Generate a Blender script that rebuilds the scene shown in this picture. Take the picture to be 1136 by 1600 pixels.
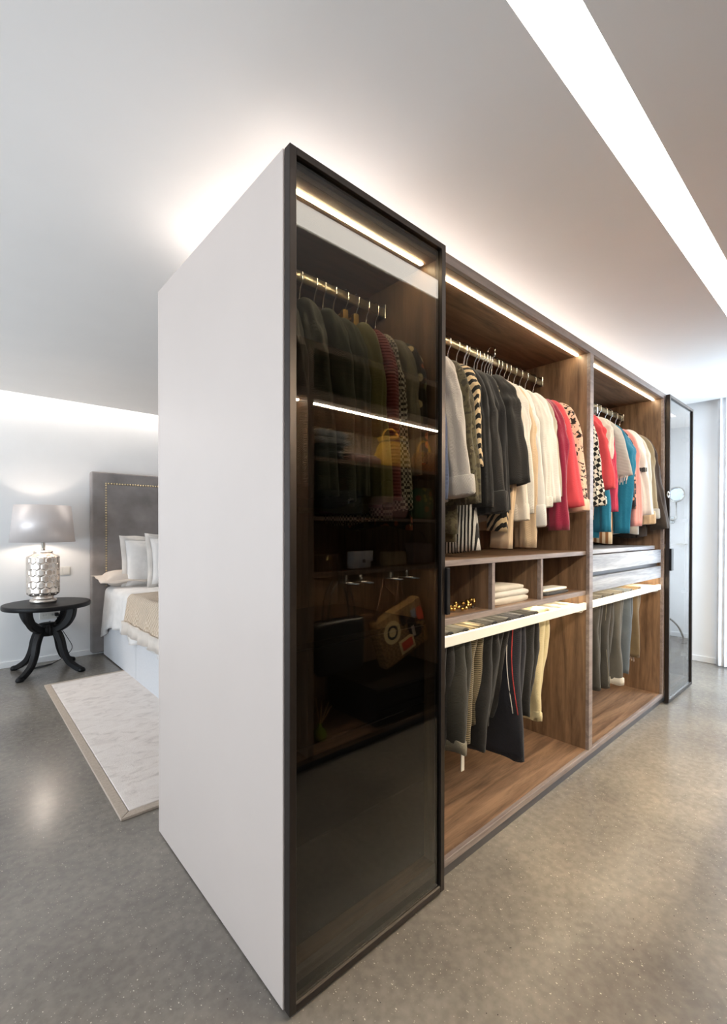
import bpy, bmesh, math, random
from math import sin, cos, pi, copysign, sqrt, atan2
from mathutils import Vector, noise

for o in list(bpy.data.objects):
    bpy.data.objects.remove(o)
SC = bpy.context.scene
COL = SC.collection

# ------------------------------------------------------------------ camera
cd = bpy.data.cameras.new('camera'); cam = bpy.data.objects.new('camera', cd); COL.objects.link(cam)
cd.sensor_fit = 'HORIZONTAL'; cd.sensor_width = 36.0
cd.lens = 718.07 / 1136 * 36.0
cd.shift_y = 33.16 / 1136
cd.clip_start = 0.05
PITCH, ROLL, YAW = -0.0064, 0.0012, 0.7305
fw = Vector((sin(YAW), cos(YAW), 0)); rt = Vector((cos(YAW), -sin(YAW), 0)); up = Vector((0, 0, 1))
fw2 = fw * cos(PITCH) + up * sin(PITCH); up2 = up * cos(PITCH) - fw * sin(PITCH)
rt3 = rt * cos(ROLL) + up2 * sin(ROLL); up3 = up2 * cos(ROLL) - rt * sin(ROLL)
from mathutils import Matrix
m = Matrix((rt3, up3, -fw2)).transposed().to_4x4()
m.translation = Vector((-0.6851, -1.0654, 1.3491))
cam.matrix_world = m
SC.camera = cam

# ------------------------------------------------------------------ world, light, exposure
SC.view_settings.view_transform = 'Standard'
SC.view_settings.look = 'None'
SC.view_settings.gamma = 1.0
SC.view_settings.use_curve_mapping = False
SC.view_settings.exposure = 0.46
SC.cycles.max_bounces = 8
SC.cycles.transparent_max_bounces = 16
SC.cycles.caustics_reflective = False
SC.cycles.caustics_refractive = False
SC.cycles.sample_clamp_indirect = 6.0
W = bpy.data.worlds.new('sky'); SC.world = W; W.use_nodes = True
W.node_tree.nodes['Background'].inputs[0].default_value = (0.80, 0.90, 1.0, 1)
W.node_tree.nodes['Background'].inputs[1].default_value = 1.0

def area(name, loc, rot, sx, sy, power, col):
    l = bpy.data.lights.new(name, 'AREA'); l.shape = 'RECTANGLE'; l.size = sx; l.size_y = sy
    l.energy = power; l.color = col
    o = bpy.data.objects.new(name, l); COL.objects.link(o); o.location = loc; o.rotation_euler = rot
    return o
# daylight coming in through the window wall of the bedroom (left) and the corridor window (right)
area('daylight_bedroom', (-4.35, 1.6, 0.95), (0, math.radians(-135), 0), 1.7, 4.2, 132, (0.78, 0.89, 1.0))
area('daylight_aisle', (4.35, -1.30, 1.5), (math.radians(66), 0, 0), 1.1, 2.0, 58, (0.62, 0.81, 1.0))
area('daylight_corridor', (5.62, -1.30, 1.35), (math.radians(90), 0, 0), 0.9, 2.2, 28, (0.86, 0.93, 1.0))

LED_WARM = (1.0, 0.84, 0.58)
E_SLOT, E_LED, E_LED_LOW, E_UP, E_COVE = 5.5, 28.0, 34.0, 10.5, 14.0

# ------------------------------------------------------------------ node helpers
def nt_new(name):
    m = bpy.data.materials.new(name); m.use_nodes = True
    nt = m.node_tree
    return m, nt, nt.nodes['Principled BSDF']
def N(nt, t, **kw):
    n = nt.nodes.new(t)
    for k, v in kw.items():
        if k in n.inputs: n.inputs[k].default_value = v
        else: setattr(n, k, v)
    return n
def c4(c): return (c[0], c[1], c[2], 1)
def s2l(r, g, b):
    f = lambda v: ((v/255+0.055)/1.055)**2.4 if v/255 > 0.04045 else v/255/12.92
    return (f(r), f(g), f(b))
def coords(nt, kind='Object', scale=(1, 1, 1), rot=(0, 0, 0)):
    tc = N(nt, 'ShaderNodeTexCoord'); mp = N(nt, 'ShaderNodeMapping')
    mp.inputs['Scale'].default_value = scale; mp.inputs['Rotation'].default_value = rot
    nt.links.new(tc.outputs[kind], mp.inputs['Vector'])
    return mp.outputs['Vector']
def ramp(nt, fac, stops):
    r = N(nt, 'ShaderNodeValToRGB'); e = r.color_ramp.elements
    while len(e) < len(stops): e.new(0.5)
    for i, (p, c) in enumerate(stops):
        e[i].position = p; e[i].color = c4(c)
    nt.links.new(fac, r.inputs['Fac'])
    return r.outputs['Color']
def bump(nt, bs, h, strength=0.2, dist=0.01):
    b = N(nt, 'ShaderNodeBump'); b.inputs['Strength'].default_value = strength; b.inputs['Distance'].default_value = dist
    nt.links.new(h, b.inputs['Height']); nt.links.new(b.outputs['Normal'], bs.inputs['Normal'])
MATS = {}
def plain(name, col, rough=0.5, metal=0.0, var=0.06, scale=20, bmp=0.0, spec=None, coat=0.0):
    """principled material with slight procedural mottling"""
    if name in MATS: return MATS[name]
    m, nt, bs = nt_new(name)
    v = coords(nt)
    n = N(nt, 'ShaderNodeTexNoise'); n.inputs['Scale'].default_value = scale; n.inputs['Detail'].default_value = 4
    nt.links.new(v, n.inputs['Vector'])
    lo = tuple(x*(1-var) for x in col); hi = tuple(min(1, x*(1+var)) for x in col)
    nt.links.new(ramp(nt, n.outputs['Fac'], [(0.3, lo), (0.7, hi)]), bs.inputs['Base Color'])
    bs.inputs['Roughness'].default_value = rough; bs.inputs['Metallic'].default_value = metal
    if spec is not None: bs.inputs['Specular IOR Level'].default_value = spec
    if coat: bs.inputs['Coat Weight'].default_value = coat
    if bmp: bump(nt, bs, n.outputs['Fac'], bmp, 0.004)
    MATS[name] = m
    return m
def emit(name, col, strength):
    if name in MATS: return MATS[name]
    m, nt, bs = nt_new(name)
    bs.inputs['Base Color'].default_value = (0.8, 0.8, 0.8, 1)
    bs.inputs['Emission Color'].default_value = c4(col); bs.inputs['Emission Strength'].default_value = strength
    MATS[name] = m
    return m
def fabric(name, col, kind='solid', cols=(), scale=30, rough=0.85, sheen=0.15, rib=0, axis='Z', wv=400):
    if name in MATS: return MATS[name]
    m, nt, bs = nt_new(name)
    v = coords(nt)
    no = N(nt, 'ShaderNodeTexNoise'); no.inputs['Scale'].default_value = 12; no.inputs['Detail'].default_value = 5
    nt.links.new(v, no.inputs['Vector'])
    def shade(c):
        mx = N(nt, 'ShaderNodeMix', data_type='RGBA', blend_type='MULTIPLY'); mx.inputs[0].default_value = 0.35
        nt.links.new(c, mx.inputs[6])
        nt.links.new(ramp(nt, no.outputs['Fac'], [(0.3, (0.72,)*3), (0.65, (1,)*3)]), mx.inputs[7])
        return mx.outputs[2]
    if kind == 'solid':
        r = N(nt, 'ShaderNodeRGB'); r.outputs[0].default_value = c4(col); c = r.outputs[0]
    elif kind == 'camo':
        n2 = N(nt, 'ShaderNodeTexNoise'); n2.inputs['Scale'].default_value = scale; n2.inputs['Detail'].default_value = 2.5
        nt.links.new(v, n2.inputs['Vector'])
        c = ramp(nt, n2.outputs['Fac'], [(0.0, col), (0.42, cols[0]), (0.55, cols[1]), (0.66, cols[2])])
        c.node.color_ramp.interpolation = 'CONSTANT'
    elif kind == 'check':
        ch = N(nt, 'ShaderNodeTexChecker'); ch.inputs['Scale'].default_value = scale
        ch.inputs['Color1'].default_value = c4(col); ch.inputs['Color2'].default_value = c4(cols[0])
        nt.links.new(coords(nt, rot=(0.6, 0.05, 0.03) if axis == 'D' else (0.02, 0.03, 0.02)), ch.inputs['Vector']); c = ch.outputs['Color']
    elif kind == 'stripe':
        w = N(nt, 'ShaderNodeTexWave', bands_direction=axis if axis in 'XYZ' else 'DIAGONAL'); w.inputs['Scale'].default_value = scale
        w.inputs['Distortion'].default_value = 0.4
        nt.links.new(v, w.inputs['Vector'])
        c = ramp(nt, w.outputs['Fac'], [(0.0, col), (0.5, cols[0])]); c.node.color_ramp.interpolation = 'CONSTANT'
    elif kind == 'cells':
        vo = N(nt, 'ShaderNodeTexVoronoi'); vo.inputs['Scale'].default_value = scale
        nt.links.new(v, vo.inputs['Vector'])
        sp = N(nt, 'ShaderNodeSeparateColor'); nt.links.new(vo.outputs['Color'], sp.inputs[0])
        k = len(cols)
        fl = ramp(nt, sp.outputs[0], [(i/k, cc) for i, cc in enumerate(cols)]); fl.node.color_ramp.interpolation = 'CONSTANT'
        ms = ramp(nt, vo.outputs['Distance'], [(0.0, (1,)*3), (0.38, (1,)*3), (0.46, (0,)*3)])
        mx = N(nt, 'ShaderNodeMix', data_type='RGBA'); nt.links.new(ms, mx.inputs[0])
        mx.inputs[6].default_value = c4(col); nt.links.new(fl, mx.inputs[7]); c = mx.outputs[2]
    elif kind == 'marks':
        n2 = N(nt, 'ShaderNodeTexNoise'); n2.inputs['Scale'].default_value = scale; n2.inputs['Detail'].default_value = 1.5; n2.inputs['Distortion'].default_value = 1.2
        nt.links.new(v, n2.inputs['Vector'])
        c = ramp(nt, n2.outputs['Fac'], [(0.0, col), (0.56, col), (0.585, cols[0])])
    nt.links.new(shade(c), bs.inputs['Base Color'])
    bs.inputs['Roughness'].default_value = rough
    bs.inputs['Specular IOR Level'].default_value = 0.25
    bs.inputs['Sheen Weight'].default_value = sheen
    w2 = N(nt, 'ShaderNodeTexWave', bands_direction='Z' if rib else 'DIAGONAL')
    w2.inputs['Scale'].default_value = rib if rib else 120; w2.inputs['Distortion'].default_value = 1.0
    nt.links.new(v, w2.inputs['Vector'])
    ad = N(nt, 'ShaderNodeMath', operation='MULTIPLY_ADD'); ad.inputs[1].default_value = 0.5 if rib else 0.12
    nt.links.new(w2.outputs['Fac'], ad.inputs[0]); nt.links.new(no.outputs['Fac'], ad.inputs[2])
    bump(nt, bs, ad.outputs[0], 0.6, 0.014)
    MATS[name] = m
    return m
def wood(name, dark, light, axis='X', rough=0.42, scale=1.0, bmp=0.12):
    if name in MATS: return MATS[name]
    m, nt, bs = nt_new(name)
    st = {'X': (1.2, 14, 14), 'Y': (14, 1.2, 14), 'Z': (14, 14, 1.2)}[axis]
    v = coords(nt, scale=tuple(s*scale for s in st))
    n = N(nt, 'ShaderNodeTexNoise'); n.inputs['Scale'].default_value = 1.6; n.inputs['Detail'].default_value = 8; n.inputs['Roughness'].default_value = 0.62; n.inputs['Distortion'].default_value = 0.7
    nt.links.new(v, n.inputs['Vector'])
    v2 = coords(nt, scale=tuple(s*scale*7 for s in st))
    n2 = N(nt, 'ShaderNodeTexNoise'); n2.inputs['Scale'].default_value = 2.0; n2.inputs['Detail'].default_value = 3
    nt.links.new(v2, n2.inputs['Vector'])
    ad = N(nt, 'ShaderNodeMath', operation='MULTIPLY_ADD'); ad.inputs[1].default_value = 0.22
    nt.links.new(n2.outputs['Fac'], ad.inputs[0]); nt.links.new(n.outputs['Fac'], ad.inputs[2])
    mid = tuple((a+b)/2 for a, b in zip(dark, light))
    nt.links.new(ramp(nt, ad.outputs[0], [(0.42, dark), (0.6, mid), (0.78, light)]), bs.inputs['Base Color'])
    bs.inputs['Roughness'].default_value = rough
    bump(nt, bs, ad.outputs[0], bmp, 0.004)
    MATS[name] = m
    return m

def smoked_glass(name, tint, f0):
    m, nt, bs = nt_new(name); nt.nodes.remove(bs); out = nt.nodes['Material Output']
    g = N(nt, 'ShaderNodeNewGeometry')
    dp = N(nt, 'ShaderNodeVectorMath', operation='DOT_PRODUCT')
    nt.links.new(g.outputs['Normal'], dp.inputs[0]); nt.links.new(g.outputs['Incoming'], dp.inputs[1])
    ab = N(nt, 'ShaderNodeMath', operation='ABSOLUTE'); nt.links.new(dp.outputs['Value'], ab.inputs[0])
    om = N(nt, 'ShaderNodeMath', operation='SUBTRACT'); om.inputs[0].default_value = 1.0; nt.links.new(ab.outputs[0], om.inputs[1])
    pw = N(nt, 'ShaderNodeMath', operation='POWER'); nt.links.new(om.outputs[0], pw.inputs[0]); pw.inputs[1].default_value = 5.0
    ma = N(nt, 'ShaderNodeMath', operation='MULTIPLY_ADD', use_clamp=True); nt.links.new(pw.outputs[0], ma.inputs[0]); ma.inputs[1].default_value = 1-f0; ma.inputs[2].default_value = f0
    no = N(nt, 'ShaderNodeTexNoise'); no.inputs['Scale'].default_value = 3.0
    nt.links.new(coords(nt), no.inputs['Vector'])
    tr = N(nt, 'ShaderNodeBsdfTransparent')
    nt.links.new(ramp(nt, no.outputs['Fac'], [(0.2, tuple(t*0.96 for t in tint)), (0.8, tint)]), tr.inputs['Color'])
    gl = N(nt, 'ShaderNodeBsdfGlossy'); gl.inputs['Roughness'].default_value = 0.0; gl.inputs['Color'].default_value = (0.97, 0.98, 1, 1)
    mx = N(nt, 'ShaderNodeMixShader')
    nt.links.new(ma.outputs[0], mx.inputs[0]); nt.links.new(tr.outputs[0], mx.inputs[1]); nt.links.new(gl.outputs[0], mx.inputs[2])
    nt.links.new(mx.outputs[0], out.inputs['Surface'])
    MATS[name] = m
    return m

def concrete():
    m, nt, bs = nt_new('polished_concrete')
    v = coords(nt)
    def nz(sc, det, dis=0.0):
        n = N(nt, 'ShaderNodeTexNoise'); n.inputs['Scale'].default_value = sc; n.inputs['Detail'].default_value = det; n.inputs['Distortion'].default_value = dis
        nt.links.new(v, n.inputs['Vector']); return n.outputs['Fac']
    big = nz(1.3, 6, 0.6); fine = nz(34, 9); mid = nz(5, 9, 0.0)
    base = ramp(nt, big, [(0.32, s2l(124, 117, 110)), (0.5, s2l(137, 130, 121)), (0.68, s2l(150, 142, 131))])
    mx = N(nt, 'ShaderNodeMix', data_type='RGBA', blend_type='MULTIPLY'); mx.inputs[0].default_value = 0.75
    nt.links.new(base, mx.inputs[6]); nt.links.new(ramp(nt, fine, [(0.36, (0.74,)*3), (0.64, (1.0,)*3)]), mx.inputs[7])
    mm = N(nt, 'ShaderNodeMix', data_type='RGBA', blend_type='MULTIPLY'); mm.inputs[0].default_value = 0.7
    nt.links.new(mx.outputs[2], mm.inputs[6]); nt.links.new(ramp(nt, mid, [(0.30, (0.80, 0.805, 0.81)), (0.70, (1.0, 0.99, 0.98))]), mm.inputs[7])
    cur = mm.outputs[2]
    for sc, lim, col, rr in ((62, 0.085, s2l(196, 188, 172), 0.72), (120, 0.13, s2l(178, 171, 158), 0.62), (46, 0.06, s2l(58, 54, 50), 0.7)):
        vo = N(nt, 'ShaderNodeTexVoronoi'); vo.inputs['Scale'].default_value = sc
        vv = coords(nt, scale=(1, 0.6 if sc == 62 else 1, 1), rot=(0, 0, sc*0.1)); 
        nn = N(nt, 'ShaderNodeTexNoise'); nn.inputs['Scale'].default_value = 40; nt.links.new(v, nn.inputs['Vector'])
        va = N(nt, 'ShaderNodeVectorMath', operation='MULTIPLY_ADD'); va.inputs[1].default_value = (0.012,)*3
        nt.links.new(nn.outputs['Color'], va.inputs[0]); nt.links.new(vv, va.inputs[2])
        nt.links.new(va.outputs[0], vo.inputs['Vector'])
        d = ramp(nt, vo.outputs['Distance'], [(0.0, (1,)*3), (lim, (1,)*3), (lim*1.5, (0,)*3)])
        sp = N(nt, 'ShaderNodeSeparateColor'); nt.links.new(vo.outputs['Color'], sp.inputs[0])
        gt = N(nt, 'ShaderNodeMath', operation='GREATER_THAN'); gt.inputs[1].default_value = rr; nt.links.new(sp.outputs[1], gt.inputs[0])
        mu = N(nt, 'ShaderNodeMath', operation='MULTIPLY'); nt.links.new(d, mu.inputs[0]); nt.links.new(gt.outputs[0], mu.inputs[1])
        x = N(nt, 'ShaderNodeMix', data_type='RGBA'); nt.links.new(mu.outputs[0], x.inputs[0]); nt.links.new(cur, x.inputs[6]); x.inputs[7].default_value = c4(col)
        cur = x.outputs[2]
    nt.links.new(cur, bs.inputs['Base Color'])
    rr = N(nt, 'ShaderNodeMapRange'); rr.inputs['To Min'].default_value = 0.20; rr.inputs['To Max'].default_value = 0.25
    nt.links.new(fine, rr.inputs['Value']); nt.links.new(rr.outputs[0], bs.inputs['Roughness'])
    bump(nt, bs, fine, 0.07, 0.004)
    bs.inputs['Specular IOR Level'].default_value = 0.55
    return m

# ------------------------------------------------------------------ mesh helpers (world-space geometry)
def box(x0, x1, y0, y1, z0, z1):
    V = [(x, y, z) for z in (z0, z1) for y in (y0, y1) for x in (x0, x1)]
    F = [(0, 2, 3, 1), (4, 5, 7, 6), (0, 1, 5, 4), (2, 6, 7, 3), (0, 4, 6, 2), (1, 3, 7, 5)]
    return V, F
def join(*gs):
    V, F = [], []
    for v, f in gs:
        k = len(V); V += list(v); F += [tuple(i+k for i in q) for q in f]
    return V, F
def loft(rings, cap0=True, cap1=True, closed=True):
    V = []; F = []; n = len(rings[0])
    for r in rings: V += [tuple(p) for p in r]
    for i in range(len(rings)-1):
        for j in range(n if closed else n-1):
            a = i*n+j; b = i*n+(j+1) % n
            F.append((a, b, b+n, a+n))
    for cap, idx in ((cap0, 0), (cap1, len(rings)-1)):
        if cap:
            r = rings[idx]; c = tuple(sum(p[k] for p in r)/n for k in range(3)); V.append(c); ci = len(V)-1
            for j in range(n):
                a = idx*n+j; b = idx*n+(j+1) % n
                F.append((a, ci, b) if idx else (b, ci, a))
    return V, F
def lathe(cx, cy, prof, seg=32, cap0=True, cap1=True):
    return loft([[(cx+r*cos(2*pi*j/seg), cy+r*sin(2*pi*j/seg), z) for j in range(seg)] for r, z in prof], cap0, cap1)
def tube(path, r, seg=8, flat=1.0, ref=(0, 0, 1)):
    P = [Vector(p) for p in path]; rings = []
    for i, p in enumerate(P):
        t = (P[min(i+1, len(P)-1)]-P[max(i-1, 0)]).normalized()
        u = Vector(ref).cross(t)
        if u.length < 1e-3: u = Vector((1, 0, 0)).cross(t)
        if u.length < 1e-3: u = Vector((0, 1, 0)).cross(t)
        u.normalize(); w = t.cross(u)
        rr = r[i] if isinstance(r, (list, tuple)) else r
        rings.append([p+u*rr*cos(2*pi*j/seg)+w*rr*flat*sin(2*pi*j/seg) for j in range(seg)])
    return loft(rings)
def bez(p0, p1, p2, p3, n):
    P = [Vector(p) for p in (p0, p1, p2, p3)]; out = []
    for i in range(n+1):
        t = i/n; s = 1-t
        out.append(P[0]*s**3+P[1]*3*s*s*t+P[2]*3*s*t*t+P[3]*t**3)
    return out
def smooth_path(pts, n=6):
    P = [Vector(p) for p in pts]; out = []
    for i in range(len(P)-1):
        a = P[max(i-1, 0)]; b = P[i]; c = P[i+1]; d = P[min(i+2, len(P)-1)]
        for k in range(n):
            t = k/n
            out.append(0.5*((2*b)+(c-a)*t+(2*a-5*b+4*c-d)*t*t+(3*b-a-3*c+d)*t**3))
    out.append(P[-1]); return out
ORG = {}
def mk(name, g, mat, parent=None, smooth=False, bevel=0.0, loc=None, kind=None, seg=1):
    V, F = g
    o0 = Vector(ORG[parent.name]) if parent else Vector(loc if loc else (0, 0, 0))
    me = bpy.data.meshes.new(name)
    me.from_pydata([tuple(Vector(v)-o0) for v in V], [], F)
    bm = bmesh.new(); bm.from_mesh(me)
    bmesh.ops.recalc_face_normals(bm, faces=bm.faces)
    if bevel:
        bmesh.ops.bevel(bm, geom=[e for e in bm.edges], offset=bevel, segments=seg, affect='EDGES', profile=0.6)
    for f in bm.faces: f.smooth = smooth
    bm.to_mesh(me); bm.free()
    me.materials.append(mat)
    o = bpy.data.objects.new(name, me); COL.objects.link(o)
    if parent: o.parent = parent
    else: o.location = o0
    ORG[o.name] = tuple(o0)
    if kind: o['kind'] = kind
    return o
def thing(name, label, cat, loc=(0, 0, 0), group=None):
    o = bpy.data.objects.new(name, None); COL.objects.link(o); o.location = loc; o.empty_display_size = 0.05
    ORG[o.name] = tuple(loc); o['label'] = label; o['category'] = cat
    if group: o['group'] = group
    return o
def tag(o, label, cat, group=None):
    o['label'] = label; o['category'] = cat
    if group: o['group'] = group
    return o
def struct(name, g, mat, **kw):
    o = mk(name, g, mat, **kw); o['kind'] = 'structure'; return o

# ------------------------------------------------------------------ shared materials
WALL = plain('white_paint', s2l(236, 236, 236), 0.7, var=0.015, scale=4)
CEIL = plain('ceiling_paint', s2l(238, 235, 232), 0.8, var=0.012, scale=3)
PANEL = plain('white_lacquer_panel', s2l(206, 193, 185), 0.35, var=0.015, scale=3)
FLOOR = concrete()
WAL_X = wood('walnut_along', s2l(86, 66, 52), s2l(150, 120, 96), 'X')
WAL_Y = wood('walnut_deep', s2l(86, 66, 52), s2l(150, 120, 96), 'Y')
WAL_Z = wood('walnut_upright', s2l(86, 66, 51), s2l(146, 117, 92), 'Z')
EDGE = wood('grey_oak_edging', s2l(112, 100, 98), s2l(150, 137, 132), 'X', 0.4, 1.5, 0.05)
GREYOAK = wood('grey_washed_oak', s2l(98, 99, 106), s2l(190, 191, 197), 'X', 0.33, 0.55, 0.5)
BRONZE = plain('black_bronze_metal', s2l(58, 52, 49), 0.38, 0.75, 0.08, 40)
BLACKM = plain('matt_black_metal', s2l(22, 21, 22), 0.4, 0.6, 0.1, 40)
WHITEM = plain('white_coated_metal', s2l(228, 225, 218), 0.4, 0.0, 0.02, 30)
CHROME = plain('brushed_chrome', s2l(205, 203, 198), 0.22, 1.0, 0.06, 60)
RAILM = plain('champagne_rail_metal', s2l(214, 203, 178), 0.32, 0.85, 0.05, 60)
PLINTH = plain('dark_plinth', s2l(82, 80, 84), 0.35, 0.3, 0.08, 8)
GLASS_NEAR = smoked_glass('smoked_glass', (0.57, 0.56, 0.52), 0.056)
LED = emit('warm_led', LED_WARM, E_LED)
LED_LOW = emit('warm_led_low', LED_WARM, E_LED_LOW)
GOLD = plain('gold_metal', s2l(206, 168, 98), 0.25, 1.0, 0.08, 50)
BLACKWOOD = plain('black_lacquer_wood', s2l(18, 17, 18), 0.4, 0.0, 0.15, 25, spec=0.2)

# ------------------------------------------------------------------ the room
XL, XR, XC, YB, YF, CZ, RZ = -4.2, 5.07, 6.2, 4.605, -1.66, 2.655, 2.88
struct('floor', box(XL-0.2, XC+0.2, YF-0.2, YB+0.2, -0.12, 0.0), FLOOR)
struct('wall_back', box(XL-0.2, XC+0.2, YB, YB+0.15, 0, RZ), WALL)
struct('wall_right', box(XR, XR+0.13, -0.2, YB, 0, RZ), WALL)
struct('wall_corridor', box(XC, XC+0.15, YF, 0.3, 0, RZ), WALL)
struct('wall_corridor_inner', box(XR+0.13, XC, -0.2, -0.05, 0, RZ), WALL)
struct('wall_front', box(XL-0.2, 3.5, YF-0.15, YF, 0, RZ), WALL)
struct('wall_return', join(box(3.5, 3.8, -1.20, -1.05, 0, RZ), box(4.9, 5.17, -1.20, -1.05, 0, RZ), box(3.8, 4.9, -1.20, -1.05, 0, 0.15), box(3.8, 4.9, -1.20, -1.05, 2.45, RZ), box(6.07, XC, -1.20, -1.05, 0, RZ), box(5.17, 6.07, -1.20, -1.05, 0, 0.25), box(5.17, 6.07, -1.20, -1.05, 2.45, RZ), box(3.5, 3.62, YF-0.15, -1.2, 0, RZ)), WALL)
wl = struct('wall_left', join(box(XL-0.15, XL, YF, -0.5, 0, RZ), box(XL-0.15, XL, 3.7, YB, 0, RZ), box(XL-0.15, XL, -0.5, 3.7, 0, 0.1), box(XL-0.15, XL, -0.5, 3.7, 2.5, RZ)), WALL)
struct('ceiling', box(XL-0.2, 4.975, -0.45, 4.40, CZ, CZ+0.05), CEIL)
struct('ceiling_strip', box(4.975, XC, -0.45, -0.25, CZ, CZ+0.05), CEIL)
struct('ceiling_aisle', box(XL-0.2, XC, YF, -0.575, CZ, CZ+0.05), CEIL)
struct('ceiling_end', box(5.5, XC, -0.575, -0.45, CZ, CZ+0.05), CEIL)
struct('ceiling_upper', box(XL-0.2, XC+0.2, YF-0.15, YB+0.15, RZ, RZ+0.08), CEIL)
# baseboards
struct('baseboard_back', box(XL, XR, YB-0.012, YB, 0, 0.058), WALL, bevel=0.002)
struct('baseboard_right', box(XR-0.012, XR, -0.2, YB-0.012, 0, 0.058), WALL, bevel=0.002)
struct('baseboard_corridor', box(XC-0.012, XC, -1.05, -0.2, 0, 0.058), WALL, bevel=0.002)
# windows (outside the frame; they let the daylight in)
def window(name, x0, x1, y0, y1, z0, z1, nx, ny):
    w = bpy.data.objects.new(name, None); COL.objects.link(w); w['kind'] = 'structure'; ORG[w.name] = (0, 0, 0)
    t = 0.05
    if nx > 1 or x1-x0 > y1-y0:
        for i in range(nx+1):
            x = x0+(x1-x0)*i/nx
            mk('mullion', box(max(x0, x-t/2), min(x1, x+t/2), y0, y1, z0, z1), WHITEM, w)
        for z in (z0, z1-t): mk('window_rail', box(x0, x1, y0+0.005, y1-0.005, z, z+t), WHITEM, w)
    else:
        for i in range(ny+1):
            y = y0+(y1-y0)*i/ny
            mk('mullion', box(x0, x1, max(y0, y-t/2), min(y1, y+t/2), z0, z1), WHITEM, w)
        for z in (z0, z1-t): mk('window_rail', box(x0+0.005, x1-0.005, y0, y1, z, z+t), WHITEM, w)
window('window_1', XL-0.1, XL-0.05, -0.5, 3.7, 0.1, 2.5, 1, 3)
window('window_2', 5.17, 6.07, -1.17, -1.12, 0.25, 2.45, 1, 1)
window('window_3', 3.8, 4.9, -1.17, -1.12, 0.15, 2.45, 1, 1)

# linear ceiling light in its slot, cove strip along the back wall
sl = thing('linear_ceiling_light', 'long bright white linear light recessed in the ceiling above the aisle', 'ceiling light', (0.6, -0.512, CZ))
mk('diffuser', box(-0.6, 5.5, -0.575, -0.45, CZ+0.004, CZ+0.012), emit('white_light', (1.0, 0.93, 0.83), E_SLOT), sl)
mk('housing', join(box(-0.6, 5.5, -0.58, -0.575, CZ+0.004, CZ+0.09), box(-0.6, 5.5, -0.45, -0.445, CZ+0.004, CZ+0.09), box(-0.6, 5.5, -0.58, -0.445, CZ+0.09, CZ+0.095)), WHITEM, sl)
struct('ceiling_slot_end', box(XL-0.2, -0.6, -0.575, -0.45, CZ, CZ+0.05), CEIL)
cv = thing('cove_light', 'hidden cove strip light washing the white wall above the headboard', 'cove light', (0, 4.5, RZ-0.02))
mk('light_strip', box(XL+0.1, XR-0.1, 4.47, 4.54, RZ-0.014, RZ-0.006), emit('cove_led', (1.0, 0.93, 0.86), E_COVE), cv)
mk('channel', box(XL+0.1, XR-0.1, 4.46, 4.55, RZ-0.006, RZ-0.001), WHITEM, cv)

# ------------------------------------------------------------------ the wardrobe
YC, ZT, ZB = 0.034, 2.37, 0.08
wd = thing('wardrobe', 'tall walnut wardrobe with a white end panel, open hanging bays and two smoked glass doors', 'wardrobe', (2.0, 0.5, 0))
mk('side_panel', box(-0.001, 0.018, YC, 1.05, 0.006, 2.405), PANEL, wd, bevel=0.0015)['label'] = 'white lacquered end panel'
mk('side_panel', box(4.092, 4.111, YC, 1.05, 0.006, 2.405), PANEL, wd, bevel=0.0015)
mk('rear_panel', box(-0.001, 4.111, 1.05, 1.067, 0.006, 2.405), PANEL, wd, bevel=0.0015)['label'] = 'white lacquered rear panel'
mk('top_panel', box(0.018, 4.092, YC+0.02, 1.05, ZT, 2.409), WAL_X, wd)
mk('front_edging', box(0.018, 4.092, YC, YC+0.02, ZT, 2.409), EDGE, wd, bevel=0.0012)
mk('bottom_panel', box(0.018, 4.092, YC+0.02, 1.05, 0.052, ZB), WAL_X, wd)
mk('front_edging', box(0.018, 4.092, YC, YC+0.02, 0.052, ZB), EDGE, wd, bevel=0.0012)
mk('plinth', box(0.018, 4.092, YC+0.018, 1.03, 0.0, 0.052), PLINTH, wd)
mk('back_panel', box(0.018, 4.092, 0.64, 0.66, ZB, ZT), WAL_Z, wd)
for x0, x1 in ((0.018, 0.03), (0.681, 0.716), (2.046, 2.092), (3.412, 3.447), (4.078, 4.092)):
    mk('divider', box(x0, x1, YC+0.02, 0.64, ZB, ZT), WAL_Z, wd)
    if x1-x0 > 0.02:
        mk('divider_edging', box(x0, x1, YC, YC+0.02, ZB, ZT), EDGE, wd, bevel=0.0012)
# bay one and four inside shelves
mk('shelf', box(0.03, 0.681, 0.10, 0.64, 0.985, 1.002), BLACKWOOD, wd)
for k in range(3):  # black drawers added to keep the lower part of the glazed bay dark
    d = mk('drawer', box(0.034, 0.677, 0.10, 0.12, 0.086+0.30*k, 0.08+0.30*(k+1)), BLACKWOOD, wd, bevel=0.002)
    mk('drawer_box', box(0.045, 0.665, 0.121, 0.60, 0.10+0.30*k, 0.06+0.30*(k+1)), BLACKWOOD, d)
mk('shelf', box(3.447, 4.078, 0.06, 0.64, 1.207, 1.23), WAL_X, wd)
# bay two: shelf over three cubbies
for z0, z1 in ((1.207, 1.230), (0.977, 1.001)):
    mk('shelf', box(0.716, 2.046, 0.075, 0.64, z0, z1), WAL_X, wd)
    mk('shelf_edging', box(0.716, 2.046, 0.055, 0.075, z0, z1), EDGE, wd, bevel=0.0012)
for x in (1.083, 1.522):
    mk('cubby_divider', box(x, x+0.022, 0.08, 0.64, 1.001, 1.207), WAL_Z, wd)
    mk('divider_edging', box(x, x+0.022, 0.06, 0.08, 1.001, 1.207), EDGE, wd, bevel=0.001)
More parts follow.
